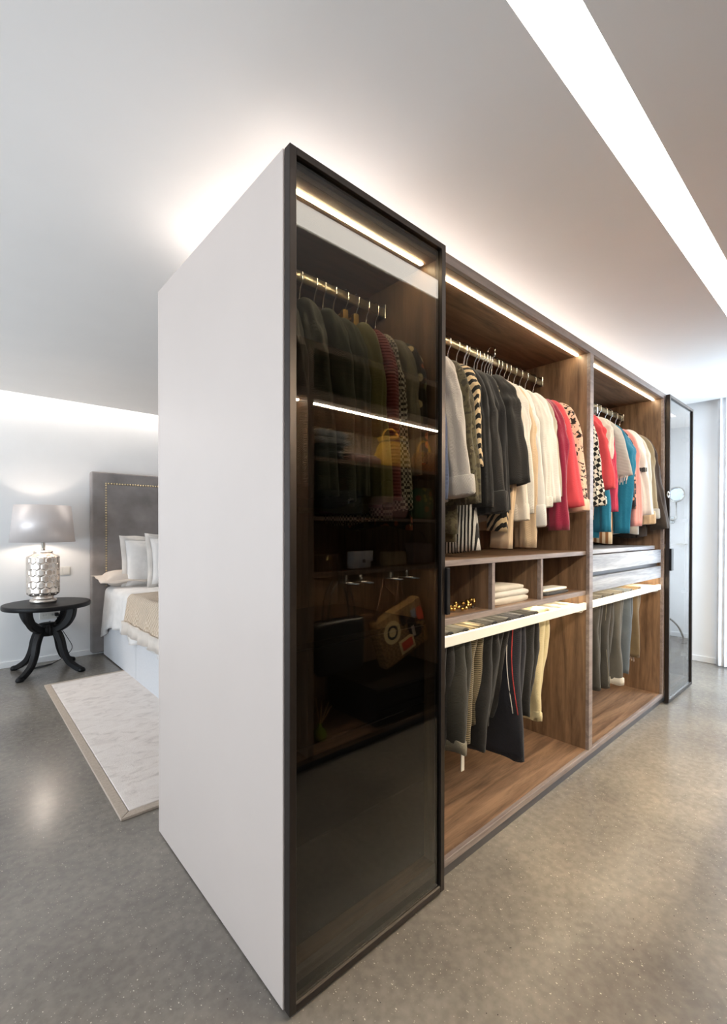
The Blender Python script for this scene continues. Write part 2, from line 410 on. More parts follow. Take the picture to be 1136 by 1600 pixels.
# bay three: top board and two drawers
mk('shelf', box(2.092, 3.412, 0.09, 0.64, 1.205, 1.232), GREYOAK, wd, bevel=0.0012)
for z0, z1 in ((1.104, 1.203), (0.987, 1.076)):
    d = mk('drawer', box(2.112, 3.398, 0.045, 0.065, z0, z1), GREYOAK, wd, bevel=0.001)
    d['label'] = 'grey washed oak drawer front'
    mk('drawer_box', box(2.125, 3.385, 0.066, 0.60, z0+0.01, z1-0.008), WAL_X, d)
mk('drawer_channel', box(2.095, 3.41, 0.075, 0.085, 1.072, 1.108), PLINTH, wd)
# hanging rails
RY, RZ0 = 0.335, 2.27
for x0, x1 in ((0.03, 0.681), (0.716, 2.046), (2.092, 3.412), (3.447, 4.078)):
    rl = mk('hanging_rail', loft([[(x, RY+0.0095*cos(2*pi*j/20)*(1.0), RZ0+0.0185*sin(2*pi*j/20)) for j in range(20)] for x in (x0, x1)]), RAILM, wd, smooth=True)
    for x in (x0, x1-0.006):
        mk('rail_bracket', box(x, x+0.006, RY-0.018, RY+0.018, RZ0-0.03, RZ0+0.03), CHROME, rl, bevel=0.002)
# light strips
for x0, x1 in ((0.04, 0.66), (0.74, 2.035), (2.105, 3.40)):
    mk('led_strip', box(x0, x1, 0.097, 0.110, ZT-0.005, ZT-0.0005), LED if x0 > 0.1 else emit('warm_led_glazed_bay', LED_WARM, 70.0), wd)
mk('led_strip', box(0.74, 2.03, 0.118, 0.130, 0.972, 0.9765), LED_LOW, wd)
mk('led_strip', box(2.11, 3.40, 0.118, 0.130, 0.980, 0.9865), LED_LOW, wd)
for y, k in ((0.32, 0.42), (0.62, 0.52), (0.92, 0.95)):
    us = mk('uplight', box(0.08, 4.05, y-0.03, y+0.03, 2.42, 2.426), emit('uplight_led_%d' % int(k*100), (1.0, 0.91, 0.84), E_UP*k), wd)
    mk('uplight_channel', box(0.07, 4.06, y-0.04, y+0.04, 2.4095, 2.42), WHITEM, us)
# trouser racks
RACK = []
def rack(x0, x1, rods):
    r = mk('trouser_rack', box(x0+0.012, x1-0.012, 0.045, 0.062, 0.893, 0.934), WHITEM, wd, bevel=0.002)
    mk('rack_back_rail', box(x0+0.012, x1-0.012, 0.55, 0.565, 0.9, 0.934), WHITEM, r, bevel=0.002)
    for x in (x0+0.014, x1-0.028):
        mk('runner', box(x, x+0.014, 0.063, 0.55, 0.878, 0.922), WHITEM, r, bevel=0.002)
        mk('runner_bracket', box(x-0.012 if x < (x0+x1)/2 else x+0.001, x+0.013 if x < (x0+x1)/2 else x+0.026, 0.075, 0.30, 0.872, 0.890), WHITEM, r)
    for x in rods:
        mk('rack_rod', box(x-0.016, x+0.016, 0.0625, 0.5495, 0.912, 0.927), WHITEM, r, bevel=0.003)
# doors
def door(x0, x1, handle_right):
    y0, y1, z0, z1, w = 0.0, 0.028, 0.012, 2.40, 0.022
    d = mk('door', box(x0, x0+w, y0, y1, z0, z1), BRONZE, wd, bevel=0.0012)
    d['label'] = 'smoked glass door in a slim black bronze frame'
    mk('door_stile', box(x1-w, x1, y0, y1, z0, z1), BRONZE, d, bevel=0.0012)
    for z in (z0, z1-w): mk('door_rail', box(x0+w, x1-w, y0, y1, z, z+w), BRONZE, d, bevel=0.0012)
    mk('glass_pane', box(x0+w-0.004, x1-w+0.004, 0.010, 0.015, z0+w-0.004, z1-w+0.004), GLASS_NEAR, d)['label'] = 'dark smoked glass pane'
    mk('glazing_bead', box(x0+w, x1-w, 0.004, 0.0098, z0+w, z0+w+0.004), CHROME, d)
    hx = (x1-0.024, x1+0.017) if handle_right else (x0-0.012, x0+0.05)
    if handle_right: mk('handle', box(x1-0.003, x1+0.016, -0.012, 0.026, 1.037, 1.21), BLACKM, d, bevel=0.002)
    else: mk('handle', box(x0-0.006, x0+0.05, -0.016, -0.0005, 1.04, 1.21), BLACKM, d, bevel=0.002)
    xh = x0+w if handle_right else x1-w
    s = 1 if handle_right else -1
    for z in (0.25, 0.80, 1.42, 2.12):
        h = mk('hinge', box(min(xh, xh+s*0.022), max(xh, xh+s*0.022), 0.030, 0.075, z, z+0.035), CHROME, d, bevel=0.004)
    return d
door(0.0, 0.676, True)
door(3.437, 4.1128, False)

# ------------------------------------------------------------------ hangers and garments
rnd = random.Random(7)
def hanger(X, what, z_neck=2.15, style='wire', y=RY, lift=0.0, w=0.18, mat=None):
    mat = mat or CHROME
    nm = {'wire': 'wire_hanger', 'wood': 'wooden_hanger', 'clip': 'clip_hanger'}[style]
    t = thing(nm, '%s hanger holding %s' % ('wire' if style == 'wire' else 'wooden' if style == 'wood' else 'clip', what), 'hanger', (X, y, z_neck))
    R = 0.022; zc = RZ0+0.004+lift
    pts = [(X, y, z_neck-0.01), (X, y, z_neck+0.02), (X, y-0.006, zc-0.055), (X, y-R*0.95, zc-0.03)]
    for k in range(10):
        a = pi+0.25-k/9*(pi+0.45)
        pts.append((X, y+R*cos(a), zc+R*sin(a)))
    mk('hook', tube(smooth_path(pts, 3), 0.0030, 6, ref=(1, 0, 0)), CHROME, t, smooth=True)
    if style == 'clip':
        mk('bar', tube([(X, y-0.14, z_neck-0.012), (X, y+0.14, z_neck-0.012)], 0.004, 8), mat, t, smooth=True)
        for s in (-0.13, 0.13): mk('clip', box(X-0.012, X+0.012, y+s-0.012, y+s+0.012, z_neck-0.055, z_neck-0.005), mat, t, bevel=0.004)
    else:
        p = [(X, y-w, z_neck-0.085), (X, y-w*0.6, z_neck-0.045), (X, y-w*0.2, z_neck-0.016), (X, y, z_neck-0.008), (X, y+w*0.2, z_neck-0.016), (X, y+w*0.6, z_neck-0.045), (X, y+w, z_neck-0.085)]
        mk('shoulder_bar', tube(smooth_path(p, 3), 0.006 if style == 'wood' else 0.003, 8), mat, t, smooth=True)
    return t

def nz3(x, y, z): return noise.noise(Vector((x, y, z)))
def body_rings(X, y0, ztop, hem, w, flare, d, sd, n=26, M=48, neck=0.045, sh=0.125):
    r = random.Random(sd); p1, p2, p3 = (r.uniform(0, 6.28) for _ in range(3)); k1 = r.uniform(26, 36)
    out = []
    for i in range(n+1):
        t = i/n; t = t**1.4 if i < n else 1
        dz = t*(ztop-hem)
        if dz < sh: wy = neck+(w-neck)*(dz/sh)**0.8
        else: wy = w+flare*(dz-sh)/max(0.01, ztop-hem-sh)
        dx = d*(0.35+0.65*min(1, dz/0.22))*(1+0.25*t)
        fa = 0.014*min(1, dz/0.35)
        ring = []
        for j in range(M):
            a = 2*pi*j/M; c, s = cos(a), sin(a)
            y = wy*copysign(abs(c)**0.8, c); x = dx*copysign(abs(s)**0.8, s)
            x += fa*(0.6*sin(k1*y+p1+1.5*t)+1.3*nz3(y*16, dz*3.0, sd*3.7)+0.6*nz3(y*34+7, dz*9, sd*1.9))*(0.4+0.6*abs(s))
            y += (0.007*sin(8*dz+p3)+0.004*nz3(s*1.5, dz*7, sd*2.3))*min(1, dz/0.2)
            z = ztop-dz + (0.012*sin(k1*y*0.5+p2) if i == n else 0)
            ring.append((X+x, y0+y, z))
        out.append(ring)
    last = out[-1]; cx = sum(p[0] for p in last)/M; cy = sum(p[1] for p in last)/M
    for k, dz in ((0.9, 0.0), (0.84, 0.06)):
        out.append([(cx+(p[0]-cx)*k, cy+(p[1]-cy)*k, p[2]+dz) for p in last])
    return out
def sleeve_rings(X, path, rt, rb, fx, sd, M=40, fold=0.09, rmid=None):
    r = random.Random(sd*31+5); p1, p2, p3 = (r.uniform(0, 6.28) for _ in range(3)); bx = r.uniform(-0.012, 0.012); by = r.uniform(-0.012, 0.010)
    out = []; n = len(path)-1; k = fold/0.09
    for i, p in enumerate(path):
        t = i/n
        tan = (path[min(i+1, n)]-path[max(i-1, 0)]).normalized()
        u = Vector((1, 0, 0)); v = tan.cross(u).normalized()
        rr = rt+(rb-rt)*t
        if rmid: rr += (rmid-(rt+rb)/2)*sin(pi*t)**1.3
        if i == 0: rr *= 0.5
        elif i == 1: rr *= 0.8
        elif i == 2: rr *= 0.94
        e = math.exp(-((t-0.52)/0.13)**2)
        q0 = Vector(p)+Vector((bx*sin(pi*t), by*sin(pi*t)-0.006*e, 0))
        ring = []
        for j in range(M):
            a = 2*pi*j/M; ca, sa = cos(a), sin(a)
            f = fold*0.55*(sin(3*a+p1+3*t)+0.5*sin(5*a+p2-4*t))
            f += k*(0.26*nz3(ca*1.7, sa*1.7+sd, t*2.2)+0.13*nz3(ca*3.6, sa*3.6-sd, t*6.5+sd))
            f += k*(0.06*e+0.015)*sin(34*t+1.6*a+p3+2*nz3(ca, sa, t*4+sd))*min(1, 0.3+abs(nz3(t*3, sd*1.3, ca))*2)
            f = 1+f*min(1, t*3)
            ring.append(q0+u*(rr*fx*f*ca)+v*(rr*f*sa))
        out.append(ring)
    last = out[-1]; c = sum(last, Vector())/M; bk = (path[-2]-path[-1]).normalized()
    for kk, d in ((0.88, 0.0), (0.8, 0.05)):
        out.append([c+(q-c)*kk+bk*d for q in last])
    return out
def spin(g, X, y, yaw):
    if not yaw: return g
    V, F = g; c, s = cos(yaw), sin(yaw)
    return [(X+(p[0]-X)*c-(p[1]-y)*s, y+(p[0]-X)*s+(p[1]-y)*c, p[2]) for p in V], F
GN = [0]
def garment(name, cat, label, X, mat, hem=1.46, cuff=(1.45, 0.06), rt=0.062, rb=0.055, fx=0.62, yaw=0.0, w=0.185, flare=0.02, d=0.03,
            ztop=2.14, cuffm=None, collar=None, cuffh=0.05, roll=0, rmid=None, fold=0.115, hang='wire', holds=None, group=None, fringe=None):
    GN[0] += 1; sd = GN[0]
    t = thing(name, label, cat, (X, RY, hem), group)
    mk('body', spin(loft(body_rings(X, RY, ztop, hem, w, flare, d, sd)), X, RY, yaw), mat, t, smooth=True)
    if cuff:
        for s in (-1, 1):
            cz = cuff[0]; cy = cuff[1] if s < 0 else min(2*RY-cuff[1], 0.565)
            p = bez((X, RY+s*(w-0.055), ztop-0.10), (X, RY+s*(w+0.03), ztop-0.10), (X, RY+s*(w+0.045), (ztop*0.6+cz*0.4)), (X, cy, cz), 34)
            if s > 0: p = bez((X, RY+w-0.055, ztop-0.10), (X, RY+w+0.01, ztop-0.105), (X, cy, (ztop*0.6+cz*0.4)), (X, cy, cz), 34)
            R = sleeve_rings(X, p, rt, rb, fx, sd+(50 if s > 0 else 0), fold=fold, rmid=rmid)
            so = mk('sleeve', spin(loft(R), X, RY, yaw), mat, t, smooth=True)
            if cuffm or roll:
                n = 5 if not roll else 5
                k0 = len(p)-1
                L = p[-1]; tg = (p[-1]-p[-3]).normalized()
                base = R[len(p)-1]
                c = sum(base, Vector())/len(base); rings = []
                prof = [(0.97, -cuffh-0.002), (1.10 + roll, -cuffh+0.004), (1.12+roll, -cuffh*0.5), (1.10+roll, -0.002), (1.0, 0.006), (0.9, 0.003)]
                for kk, off in prof: rings.append([c+(q-c)*kk+tg*off for q in base])
                mk('cuff', spin(loft(rings), X, RY, yaw), cuffm or mat, so, smooth=True)
    if collar:
        rings = []
        for rr, dz in ((0.036, -0.03), (0.046, -0.006), (0.05, 0.018), (0.044, 0.026), (0.036, 0.015), (0.03, -0.02)):
            rings.append([(X+rr*0.6*cos(2*pi*j/20), RY+rr*1.25*sin(2*pi*j/20), ztop+dz) for j in range(20)])
        mk('collar', spin(loft(rings), X, RY, yaw), collar, t, smooth=True)
    hanger(X, 'the '+(holds or ' '.join(label.split(',')[0].split()[:11])), ztop, hang, mat=MATS.get('pale_wood') if hang == 'wood' else GOLD if hang == 'clip' else None)
    return t
plain('pale_wood', s2l(196, 158, 112), 0.5, 0, 0.12, 30)

FB = lambda n, r, g, b, **k: fabric(n, s2l(r, g, b), **k)
f_black = FB('black_wool', 34, 33, 33); f_black2 = FB('charcoal_crepe', 44, 42, 41); f_black3 = FB('black_cotton', 38, 37, 38)
f_grey = FB('grey_melange', 178, 171, 164); f_cream = FB('cream_cotton', 207, 198, 186); f_ivory = FB('ivory_linen', 213, 209, 202)
f_white = FB('white_cotton', 219, 216, 212); f_beige = FB('beige_twill', 205, 180, 150); f_coral = FB('coral_crepe', 222, 82, 92)
f_crim = FB('crimson_velvet', 140, 20, 58, sheen=0.5); f_pale = FB('blush_cotton', 226, 190, 168); f_denim = FB('blue_denim', 72, 82, 108)
f_palem = FB('blush_lettered', 226, 190, 168, kind='marks', cols=[s2l(40, 34, 32)], scale=38)
f_camo = FB('olive_camouflage', 58, 52, 40, kind='camo', cols=[s2l(84, 78, 58), s2l(66, 58, 42), s2l(104, 96, 74)], scale=24)
f_olive = FB('olive_cotton', 74, 66, 44)
f_zebra = FB('black_cream_stripe', 30, 28, 26, kind='stripe', cols=[s2l(216, 190, 150)], scale=14, axis='D')
f_pin = FB('black_white_stripe', 30, 28, 28, kind='stripe', cols=[s2l(206, 202, 196)], scale=22, axis='Y')
f_diam = FB('black_white_diamond', 24, 23, 24, kind='check', cols=[s2l(220, 214, 206)], scale=44, axis='D')
f_pleat = FB('crimson_pleated', 190, 62, 92); f_knit = FB('pale_grey_knit', 184, 184, 182, rib=60)
f_teal = FB('teal_cotton', 24, 112, 146); f_floral = FB('black_floral', 34, 30, 38, kind='cells', cols=[s2l(216, 150, 120), s2l(60, 52, 70), s2l(196, 178, 168), s2l(120, 90, 90)], scale=34)
f_pink = FB('pink_cotton', 232, 164, 160); f_khaki = FB('khaki_wool', 150, 138, 116); f_char = FB('charcoal_wool', 66, 58, 54)
f_brown = FB('brown_cream_stripe', 150, 104, 66, kind='stripe', cols=[s2l(232, 214, 184)], scale=9, axis='Y')
f_leather = FB('black_leather', 34, 34, 34, rough=0.4); f_green = FB('dark_green_leather', 62, 66, 56, rough=0.45); f_ggreen = FB('grey_green_wool', 74, 78, 66)
f_olv2 = FB('olive_gabardine', 110, 106, 62); f_maroon = FB('maroon_ribbed_knit', 128, 58, 62, rib=26); f_hound = FB('houndstooth_check', 26, 25, 24, kind='check', cols=[s2l(206, 198, 182)], scale=100)
f_greyj = FB('mid_grey_jersey', 128, 122, 106); f_flor2 = FB('floral_orange_print', 36, 34, 30, kind='cells', cols=[s2l(200, 110, 70), s2l(90, 100, 60), s2l(210, 190, 150), s2l(50, 46, 44)], scale=24)
f_tan = FB('tan_suede', 168, 116, 72); f_cardi = FB('cream_beaded_knit', 206, 197, 182, rib=90)

A = 'clothes in the middle open bay'; B = 'clothes in the right open bay'; C_ = 'clothes behind the smoked glass door'
# middle bay, left to right
garment('denim_jacket', 'jacket', 'blue denim jacket half hidden behind the glass door edge', 0.742, f_denim, 1.44, (1.47, 0.10), rt=0.05, rb=0.045, d=0.02, group=A)
garment('grey_sweater', 'sweater', 'light grey sweatshirt with a rolled raw-edge cuff', 0.845, f_grey, 1.47, (1.49, 0.065), rt=0.066, rb=0.058, roll=0.06, cuffh=0.075, group=A)
garment('camouflage_dress', 'dress', 'olive camouflage patterned dress beside the grey sweatshirt', 0.93, f_camo, 1.33, (1.46, 0.075), rt=0.055, rb=0.05, d=0.028, group=A)
garment('olive_shirt', 'shirt', 'plain olive long shirt hanging low behind the camouflage dress', 0.955, f_olive, 1.31, None, flare=-0.01, group=A)
garment('striped_blouse', 'blouse', 'black and tan diagonal striped blouse between camouflage and black garments', 0.985, f_zebra, 1.5, (1.62, 0.10), rt=0.05, rb=0.046, d=0.02, group=A)
garment('striped_dress', 'dress', 'black dress with white vertical stripes, lowest hem above the cubby shelf', 1.035, f_pin, 1.25, None, w=0.19, flare=0.045, d=0.04, group=A)
garment('black_blazer', 'jacket', 'black blazer next to the tan striped blouse', 1.05, f_black, 1.45, (1.45, 0.085), rt=0.056, rb=0.05, group=A)
garment('black_coat', 'jacket', 'second black jacket with a turned-back cuff', 1.115, f_black2, 1.42, (1.43, 0.075), rt=0.058, rb=0.056, roll=0.05, cuffh=0.09, group=A)
garment('black_jacket', 'jacket', 'third black jacket with a flap pocket', 1.185, f_black3, 1.43, (1.44, 0.085), rt=0.058, rb=0.052, group=A)
garment('black_kimono_top', 'blouse', 'black top with the widest flared sleeve, nearest the cream shirts', 1.25, f_black2, 1.5, (1.555, 0.062), rt=0.058, rb=0.082, fx=0.5, group=A)
garment('zebra_scarf_top', 'blouse', 'black and cream striped silk cuff showing under the black tops', 1.245, f_zebra, 1.42, (1.345, 0.125), rt=0.045, rb=0.05, d=0.02, group=A)
garment('cream_shirt', 'shirt', 'cream shirt with a deep cuff beside the black kimono top', 1.335, f_cream, 1.42, (1.40, 0.075), rt=0.062, rb=0.052, cuffm=f_cream, cuffh=0.075, group=A)
garment('ivory_shirt', 'shirt', 'ivory linen shirt between cream shirt and white blouse', 1.40, f_ivory, 1.40, (1.43, 0.085), rt=0.06, rb=0.052, group=A)
garment('beige_trench', 'coat', 'beige twill coat whose sleeve reaches lowest on the shelf', 1.455, f_beige, 1.36, (1.265, 0.105), rt=0.056, rb=0.056, group=A)
garment('white_blouse', 'blouse', 'white blouse with a full sleeve and long cuff', 1.475, f_white, 1.38, (1.37, 0.075), rt=0.064, rb=0.056, cuffm=f_white, cuffh=0.10, group=A)
garment('beige_suede_jacket', 'jacket', 'beige suede sleeve showing below the cream shirt', 1.27, f_beige, 1.45, (1.265, 0.13), rt=0.05, rb=0.052, group=A)
garment('cream_blouse', 'blouse', 'cream blouse right of the white blouse', 1.575, f_ivory, 1.46, (1.47, 0.085), rt=0.06, rb=0.052, cuffm=f_ivory, group=A)
garment('white_fringed_jacket', 'jacket', 'white jacket with a stand collar left of the beaded cardigan', 1.665, f_white, 1.47, (1.495, 0.085), rt=0.06, rb=0.052, collar=f_white, group=A)
garment('beaded_cardigan', 'cardigan', 'cream knitted cardigan with beaded edge before the crimson dress', 1.725, f_cardi, 1.50, (1.53, 0.10), rt=0.05, rb=0.042, d=0.022, group=A)
garment('crimson_velvet_dress', 'dress', 'crimson velvet dress with gathered bunched hem', 1.79, f_crim, 1.36, (1.35, 0.10), rt=0.052, rb=0.06, rmid=0.055, fold=0.16, group=A)
garment('coral_blouse', 'blouse', 'coral red top with straight wide sleeve', 1.855, f_coral, 1.50, (1.475, 0.055), rt=0.056, rb=0.066, fx=0.5, fold=0.05, group=A)
garment('blush_lettered_top', 'sweatshirt', 'blush pink sweatshirt with black lettering on the sleeve', 1.95, f_palem, 1.45, (1.46, 0.07), rt=0.06, rb=0.066, cuffm=f_pale, cuffh=0.06, fx=0.55, fold=0.05, group=A)
# right bay
garment('diamond_print_top', 'blouse', 'black and white diamond print top beside the walnut divider', 2.215, f_diam, 1.45, (1.50, 0.075), rt=0.05, rb=0.056, cuffm=f_diam, group=B)
garment('coral_ruffle_blouse', 'blouse', 'coral blouse with ruffled sleeve edge in the right bay', 2.32, f_coral, 1.40, (1.60, 0.075), rt=0.056, rb=0.072, fold=0.16, fx=0.5, group=B)
garment('cream_silk_blouse', 'blouse', 'cream silk blouse behind the coral ruffles', 2.42, f_ivory, 1.42, (1.80, 0.10), rt=0.05, rb=0.05, d=0.02, group=B)
garment('crimson_pleated_dress', 'dress', 'crimson pink pleated dress between coral and grey knit', 2.50, f_pleat, 1.44, (1.47, 0.10), rt=0.05, rb=0.058, fold=0.15, fx=0.5, group=B)
garment('grey_knit_top', 'sweater', 'pale grey short-sleeved knit with frayed hem', 2.60, f_knit, 1.62, (1.70, 0.065), rt=0.06, rb=0.078, fx=0.5, fold=0.04, group=B)
garment('teal_blouse', 'blouse', 'teal blue blouse with big puffed sleeve', 2.72, f_teal, 1.36, (1.33, 0.10), rt=0.055, rb=0.05, rmid=0.09, fold=0.10, group=B)
garment('teal_dress', 'dress', 'teal blue dress with low hem behind the pleated dress', 2.42, f_teal, 1.31, (1.34, 0.11), rt=0.045, rb=0.05, d=0.025, group=B)
garment('brown_striped_dress', 'dress', 'brown and cream striped dress hem below the teal blouse', 2.66, f_brown, 1.27, None, group=B)
garment('black_floral_blouse', 'blouse', 'black floral print blouse right of the teal blouse', 2.86, f_floral, 1.46, (1.50, 0.10), rt=0.05, rb=0.042, group=B)
garment('pink_shirt', 'shirt', 'pink shirt with rounded cuff beside the floral blouse', 2.93, f_pink, 1.40, (1.38, 0.09), rt=0.05, rb=0.052, group=B)
garment('white_tweed_jacket', 'jacket', 'white jacket with a black fringed chest pocket', 3.05, f_white, 1.42, (1.46, 0.065), rt=0.066, rb=0.062, group=B)
garment('cream_coat', 'coat', 'cream coat with folded beige cuff right of the white jacket', 3.15, f_ivory, 1.32, (1.40, 0.08), rt=0.056, rb=0.056, cuffm=f_beige, cuffh=0.09, group=B)
garment('khaki_coat', 'coat', 'khaki wool coat before the charcoal coat', 3.26, f_khaki, 1.42, (1.44, 0.07), rt=0.056, rb=0.054, cuffm=f_knit, cuffh=0.07, group=B)
cc = garment('charcoal_coat', 'coat', 'long charcoal coat at the far right end of the rail with a silver brooch', 3.355, f_char, 1.30, (1.36, 0.035), rt=0.056, rb=0.062, group=B)
mk('brooch', join(*[tube([(3.325+0.022*cos(a), -0.02+0.0*a, 1.62+0.022*sin(a)) for a in [2*pi*k/12 for k in range(13)]], 0.005, 6)]), CHROME, cc, smooth=True)
pj = bpy.data.objects['white_tweed_jacket']
fr = random.Random(4)
mk('pocket_fringe', join(*[tube([(3.018-0.012*(i % 3), 0.035+0.006*i, 1.80), (3.012-0.012*(i % 3), 0.033+0.006*i, 1.775+fr.uniform(-.008, .008))], 0.004, 5) for i in range(14)]), f_black, pj, kind='stuff')
gk = bpy.data.objects['grey_knit_top']
mk('fringe', join(*[tube([(2.56+0.006*(i % 3), 0.005+0.0095*i, 1.705), (2.556+fr.uniform(-.01, .01), 0.003+0.0095*i+fr.uniform(-.006, .006), 1.665+fr.uniform(-.02, .015))], 0.0022, 5) for i in range(14)]), f_ivory, gk, kind='stuff')
# behind the smoked glass door
garment('black_leather_jacket', 'jacket', 'black leather jacket nearest the white end panel behind glass', 0.075, f_leather, 1.50, (1.48, 0.08), group=C_, hang='wood')
garment('green_leather_jacket', 'jacket', 'dark green leather jacket with high shoulder behind the glass door', 0.165, f_green, 1.45, (1.45, 0.07), rt=0.066, rb=0.056, collar=f_green, group=C_)
garment('green_field_jacket', 'jacket', 'second dark green jacket behind the glass door', 0.255, f_ggreen, 1.46, (1.44, 0.08), rt=0.06, rb=0.054, group=C_)
garment('grey_green_cardigan', 'cardigan', 'grey green cardigan beside the olive trench behind glass', 0.32, f_ggreen, 1.44, (1.46, 0.09), rt=0.05, rb=0.048, group=C_)
garment('tan_suede_vest', 'vest', 'tan suede vest edge showing before the olive trench', 0.36, f_tan, 1.50, None, w=0.195, d=0.02, group=C_, hang='clip')
garment('olive_trench', 'coat', 'olive green trench coat on gold clips behind glass', 0.41, f_olv2, 1.42, (1.44, 0.085), rt=0.056, rb=0.056, group=C_, hang='clip')
garment('maroon_ribbed_cardigan', 'cardigan', 'maroon ribbed cardigan behind the glass door', 0.47, f_maroon, 1.42, (1.45, 0.085), rt=0.054, rb=0.05, fold=0.05, group=C_)
garment('houndstooth_coat', 'coat', 'long black and white houndstooth coat behind the glass door', 0.525, f_hound, 1.38, (1.42, 0.08), rt=0.05, rb=0.046, group=C_)
garment('grey_jersey_top', 'blouse', 'grey jersey top right of the houndstooth coat', 0.58, f_greyj, 1.5, (1.55, 0.09), rt=0.045, rb=0.042, d=0.02, group=C_)
garment('orange_floral_dress', 'dress', 'black dress with orange flowers at the right end behind glass', 0.632, f_flor2, 1.36, (1.60, 0.095), rt=0.045, rb=0.042, d=0.022, group=C_)
bj = bpy.data.objects['black_jacket']
rp = []
for i in range(9):
    q = i/8; rp.append([(1.125-0.006*sin(pi*q), 0.075+0.13*q, 1.86), (1.112, 0.072+0.135*q, 1.825+0.004*sin(9*q)), (1.104-0.004*sin(7*q), 0.070+0.14*q, 1.79+0.006*sin(6*q)), (1.112, 0.070+0.14*q, 1.79+0.006*sin(6*q)), (1.120, 0.072+0.135*q, 1.825), (1.133, 0.075+0.13*q, 1.86)])
mk('pocket_flap', loft(rp), f_black2, bj, smooth=True)
# spare hangers
hanger(1.50, 'nothing, sticking up above the rail in the middle bay', 2.17, 'wire', lift=0.05)
for k, x in enumerate((1.36, 1.43, 1.54, 1.62)):
    hanger(x, 'a hidden shirt, %s spare hook along the middle rail' % ('first', 'second', 'third', 'fourth')[k], 2.15, 'wire')
for k, x in enumerate((2.16, 2.27, 2.37, 2.46, 2.56)):
    hanger(x, 'a skirt, %s in the clip cluster of the right bay' % ('leftmost', 'second', 'middle', 'fourth', 'rightmost')[k], 2.19, 'clip')

# ------------------------------------------------------------------ trousers on the pull-out racks
def trousers(name, label, X, mat, zlong, zshort, y0=0.07, y1=0.36, taper=0.6, th=0.074, cuffm=None, group=None, lean=0.0, cat='trousers'):
    GN[0] += 1; sd = GN[0]; r = random.Random(sd)
    t = thing(name, label, cat, (X, (y0+y1)/2, 0.93), group)
    M = 28
    for side, zb, nm in ((-1, zlong, 'leg'), (1, zshort, 'waist')):
        rings = []; p1, p2 = r.uniform(0, 6), r.uniform(0, 6); n = 18
        for i in range(n+1):
            q = i/n; z = 0.936-(0.936-zb)*q
            yc = (y0+y1)/2 + lean*q - (0.02*q if side < 0 else -0.03*q); hw = (y1-y0)/2*(1-(1-taper)*q*(1 if side < 0 else 0.4))
            dx = th*0.5*(0.7+0.5*sin(pi*min(1, q*1.1))**0.8)*(1+0.18*nz3(q*3, sd*0.7, side*2.0))
            xc = X+side*(0.016+0.018*min(1, q*4))
            if i == 0: dx *= 0.4
            ring = []
            for j in range(M):
                a = 2*pi*j/M; c, s = cos(a), sin(a)
                y = hw*copysign(abs(c)**0.75, c); x = dx*copysign(abs(s)**0.8, s)
                x += 0.012*min(1, q*3)*(0.6*sin(24*y+p1+4*q)+1.2*nz3(y*13, q*2.6, sd*2.1+side)+0.6*nz3(y*30, q*8, sd*1.3))
                y += (0.005*sin(4*q+p1)+0.005*nz3(s*1.4, q*4, sd*1.7+side))*min(1, q*3)
                ring.append((xc+x, yc+y, z+(0.004*sin(j+p1) if i == n else 0)))
            rings.append(ring)
        last = rings[-1]; cx = sum(p[0] for p in last)/M; cy = sum(p[1] for p in last)/M
        rings.append([(cx+(p[0]-cx)*0.82, cy+(p[1]-cy)*0.93, p[2]) for p in last])
        rings.append([(cx+(p[0]-cx)*0.75, cy+(p[1]-cy)*0.9, p[2]+0.04) for p in last])
        lg = mk(nm, loft(rings), mat, t, smooth=True)
        if cuffm and side < 0:
            cr = []
            for k, dz in ((1.0, 0.045), (1.06, 0.042), (1.07, 0.02), (1.06, -0.004), (0.95, -0.004)):
                cr.append([(cx+(p[0]-cx)*(k+0.06), cy+(p[1]-cy)*k, p[2]+dz) for p in last])
            mk('hem', loft(cr), cuffm, lg, smooth=True)
    # the fold over the rod
    pr_ = []
    for k in range(9):
        a = pi*k/8
        pr_.append([(X-0.022*cos(a), y, 0.930+0.014*sin(a)) for y in (y0, y0+0.006, y1-0.006, y1)] + [(X-0.016*cos(a), y, 0.928+0.006*sin(a)) for y in (y1, y1-0.006, y0+0.006, y0)])
    mk('fold', loft(pr_), mat, t, smooth=True)
    return t
t_black = FB('black_trouser', 33, 32, 32); t_char = FB('charcoal_corduroy', 52, 51, 46, rib=0); t_tan = FB('tan_stripe_knit', 136, 124, 98, kind='stripe', cols=[s2l(70, 62, 46)], scale=34, axis='Z')
t_navy = FB('navy_jogger', 36, 37, 46); t_yel = FB('cream_yellow_cotton', 214, 200, 160); t_jean = FB('washed_grey_denim', 92, 91, 88); t_jean2 = FB('dark_grey_denim', 68, 67, 65); t_jean3 = FB('blue_grey_denim', 88, 98, 108); t_br = FB('brown_tweed', 112, 96, 72)
T2 = 'trousers on the middle rack'; T3 = 'trousers on the right rack'
X2 = [0.80, 0.905, 1.02, 1.125, 1.24, 1.365, 1.50, 1.63, 1.75, 1.87, 1.98]
X3 = [2.19, 2.33, 2.50, 2.68, 2.84, 3.01, 3.15, 3.26, 3.35]
rack(0.716, 2.046, X2); rack(2.092, 3.412, X3)
trousers('black_trousers', 'long black trousers beside the glass door handle on the rack', X2[0], t_black, 0.33, 0.45, group=T2)
ct = trousers('charcoal_trousers', 'charcoal trousers with a pale tag hanging from the hem', X2[1], t_char, 0.44, 0.50, taper=0.9, cuffm=f_greyj, group=T2, lean=-0.02)
mk('tag', box(0.875, 0.895, 0.07, 0.074, 0.355, 0.45), plain('paper_tag', s2l(196, 190, 180), 0.6), ct)
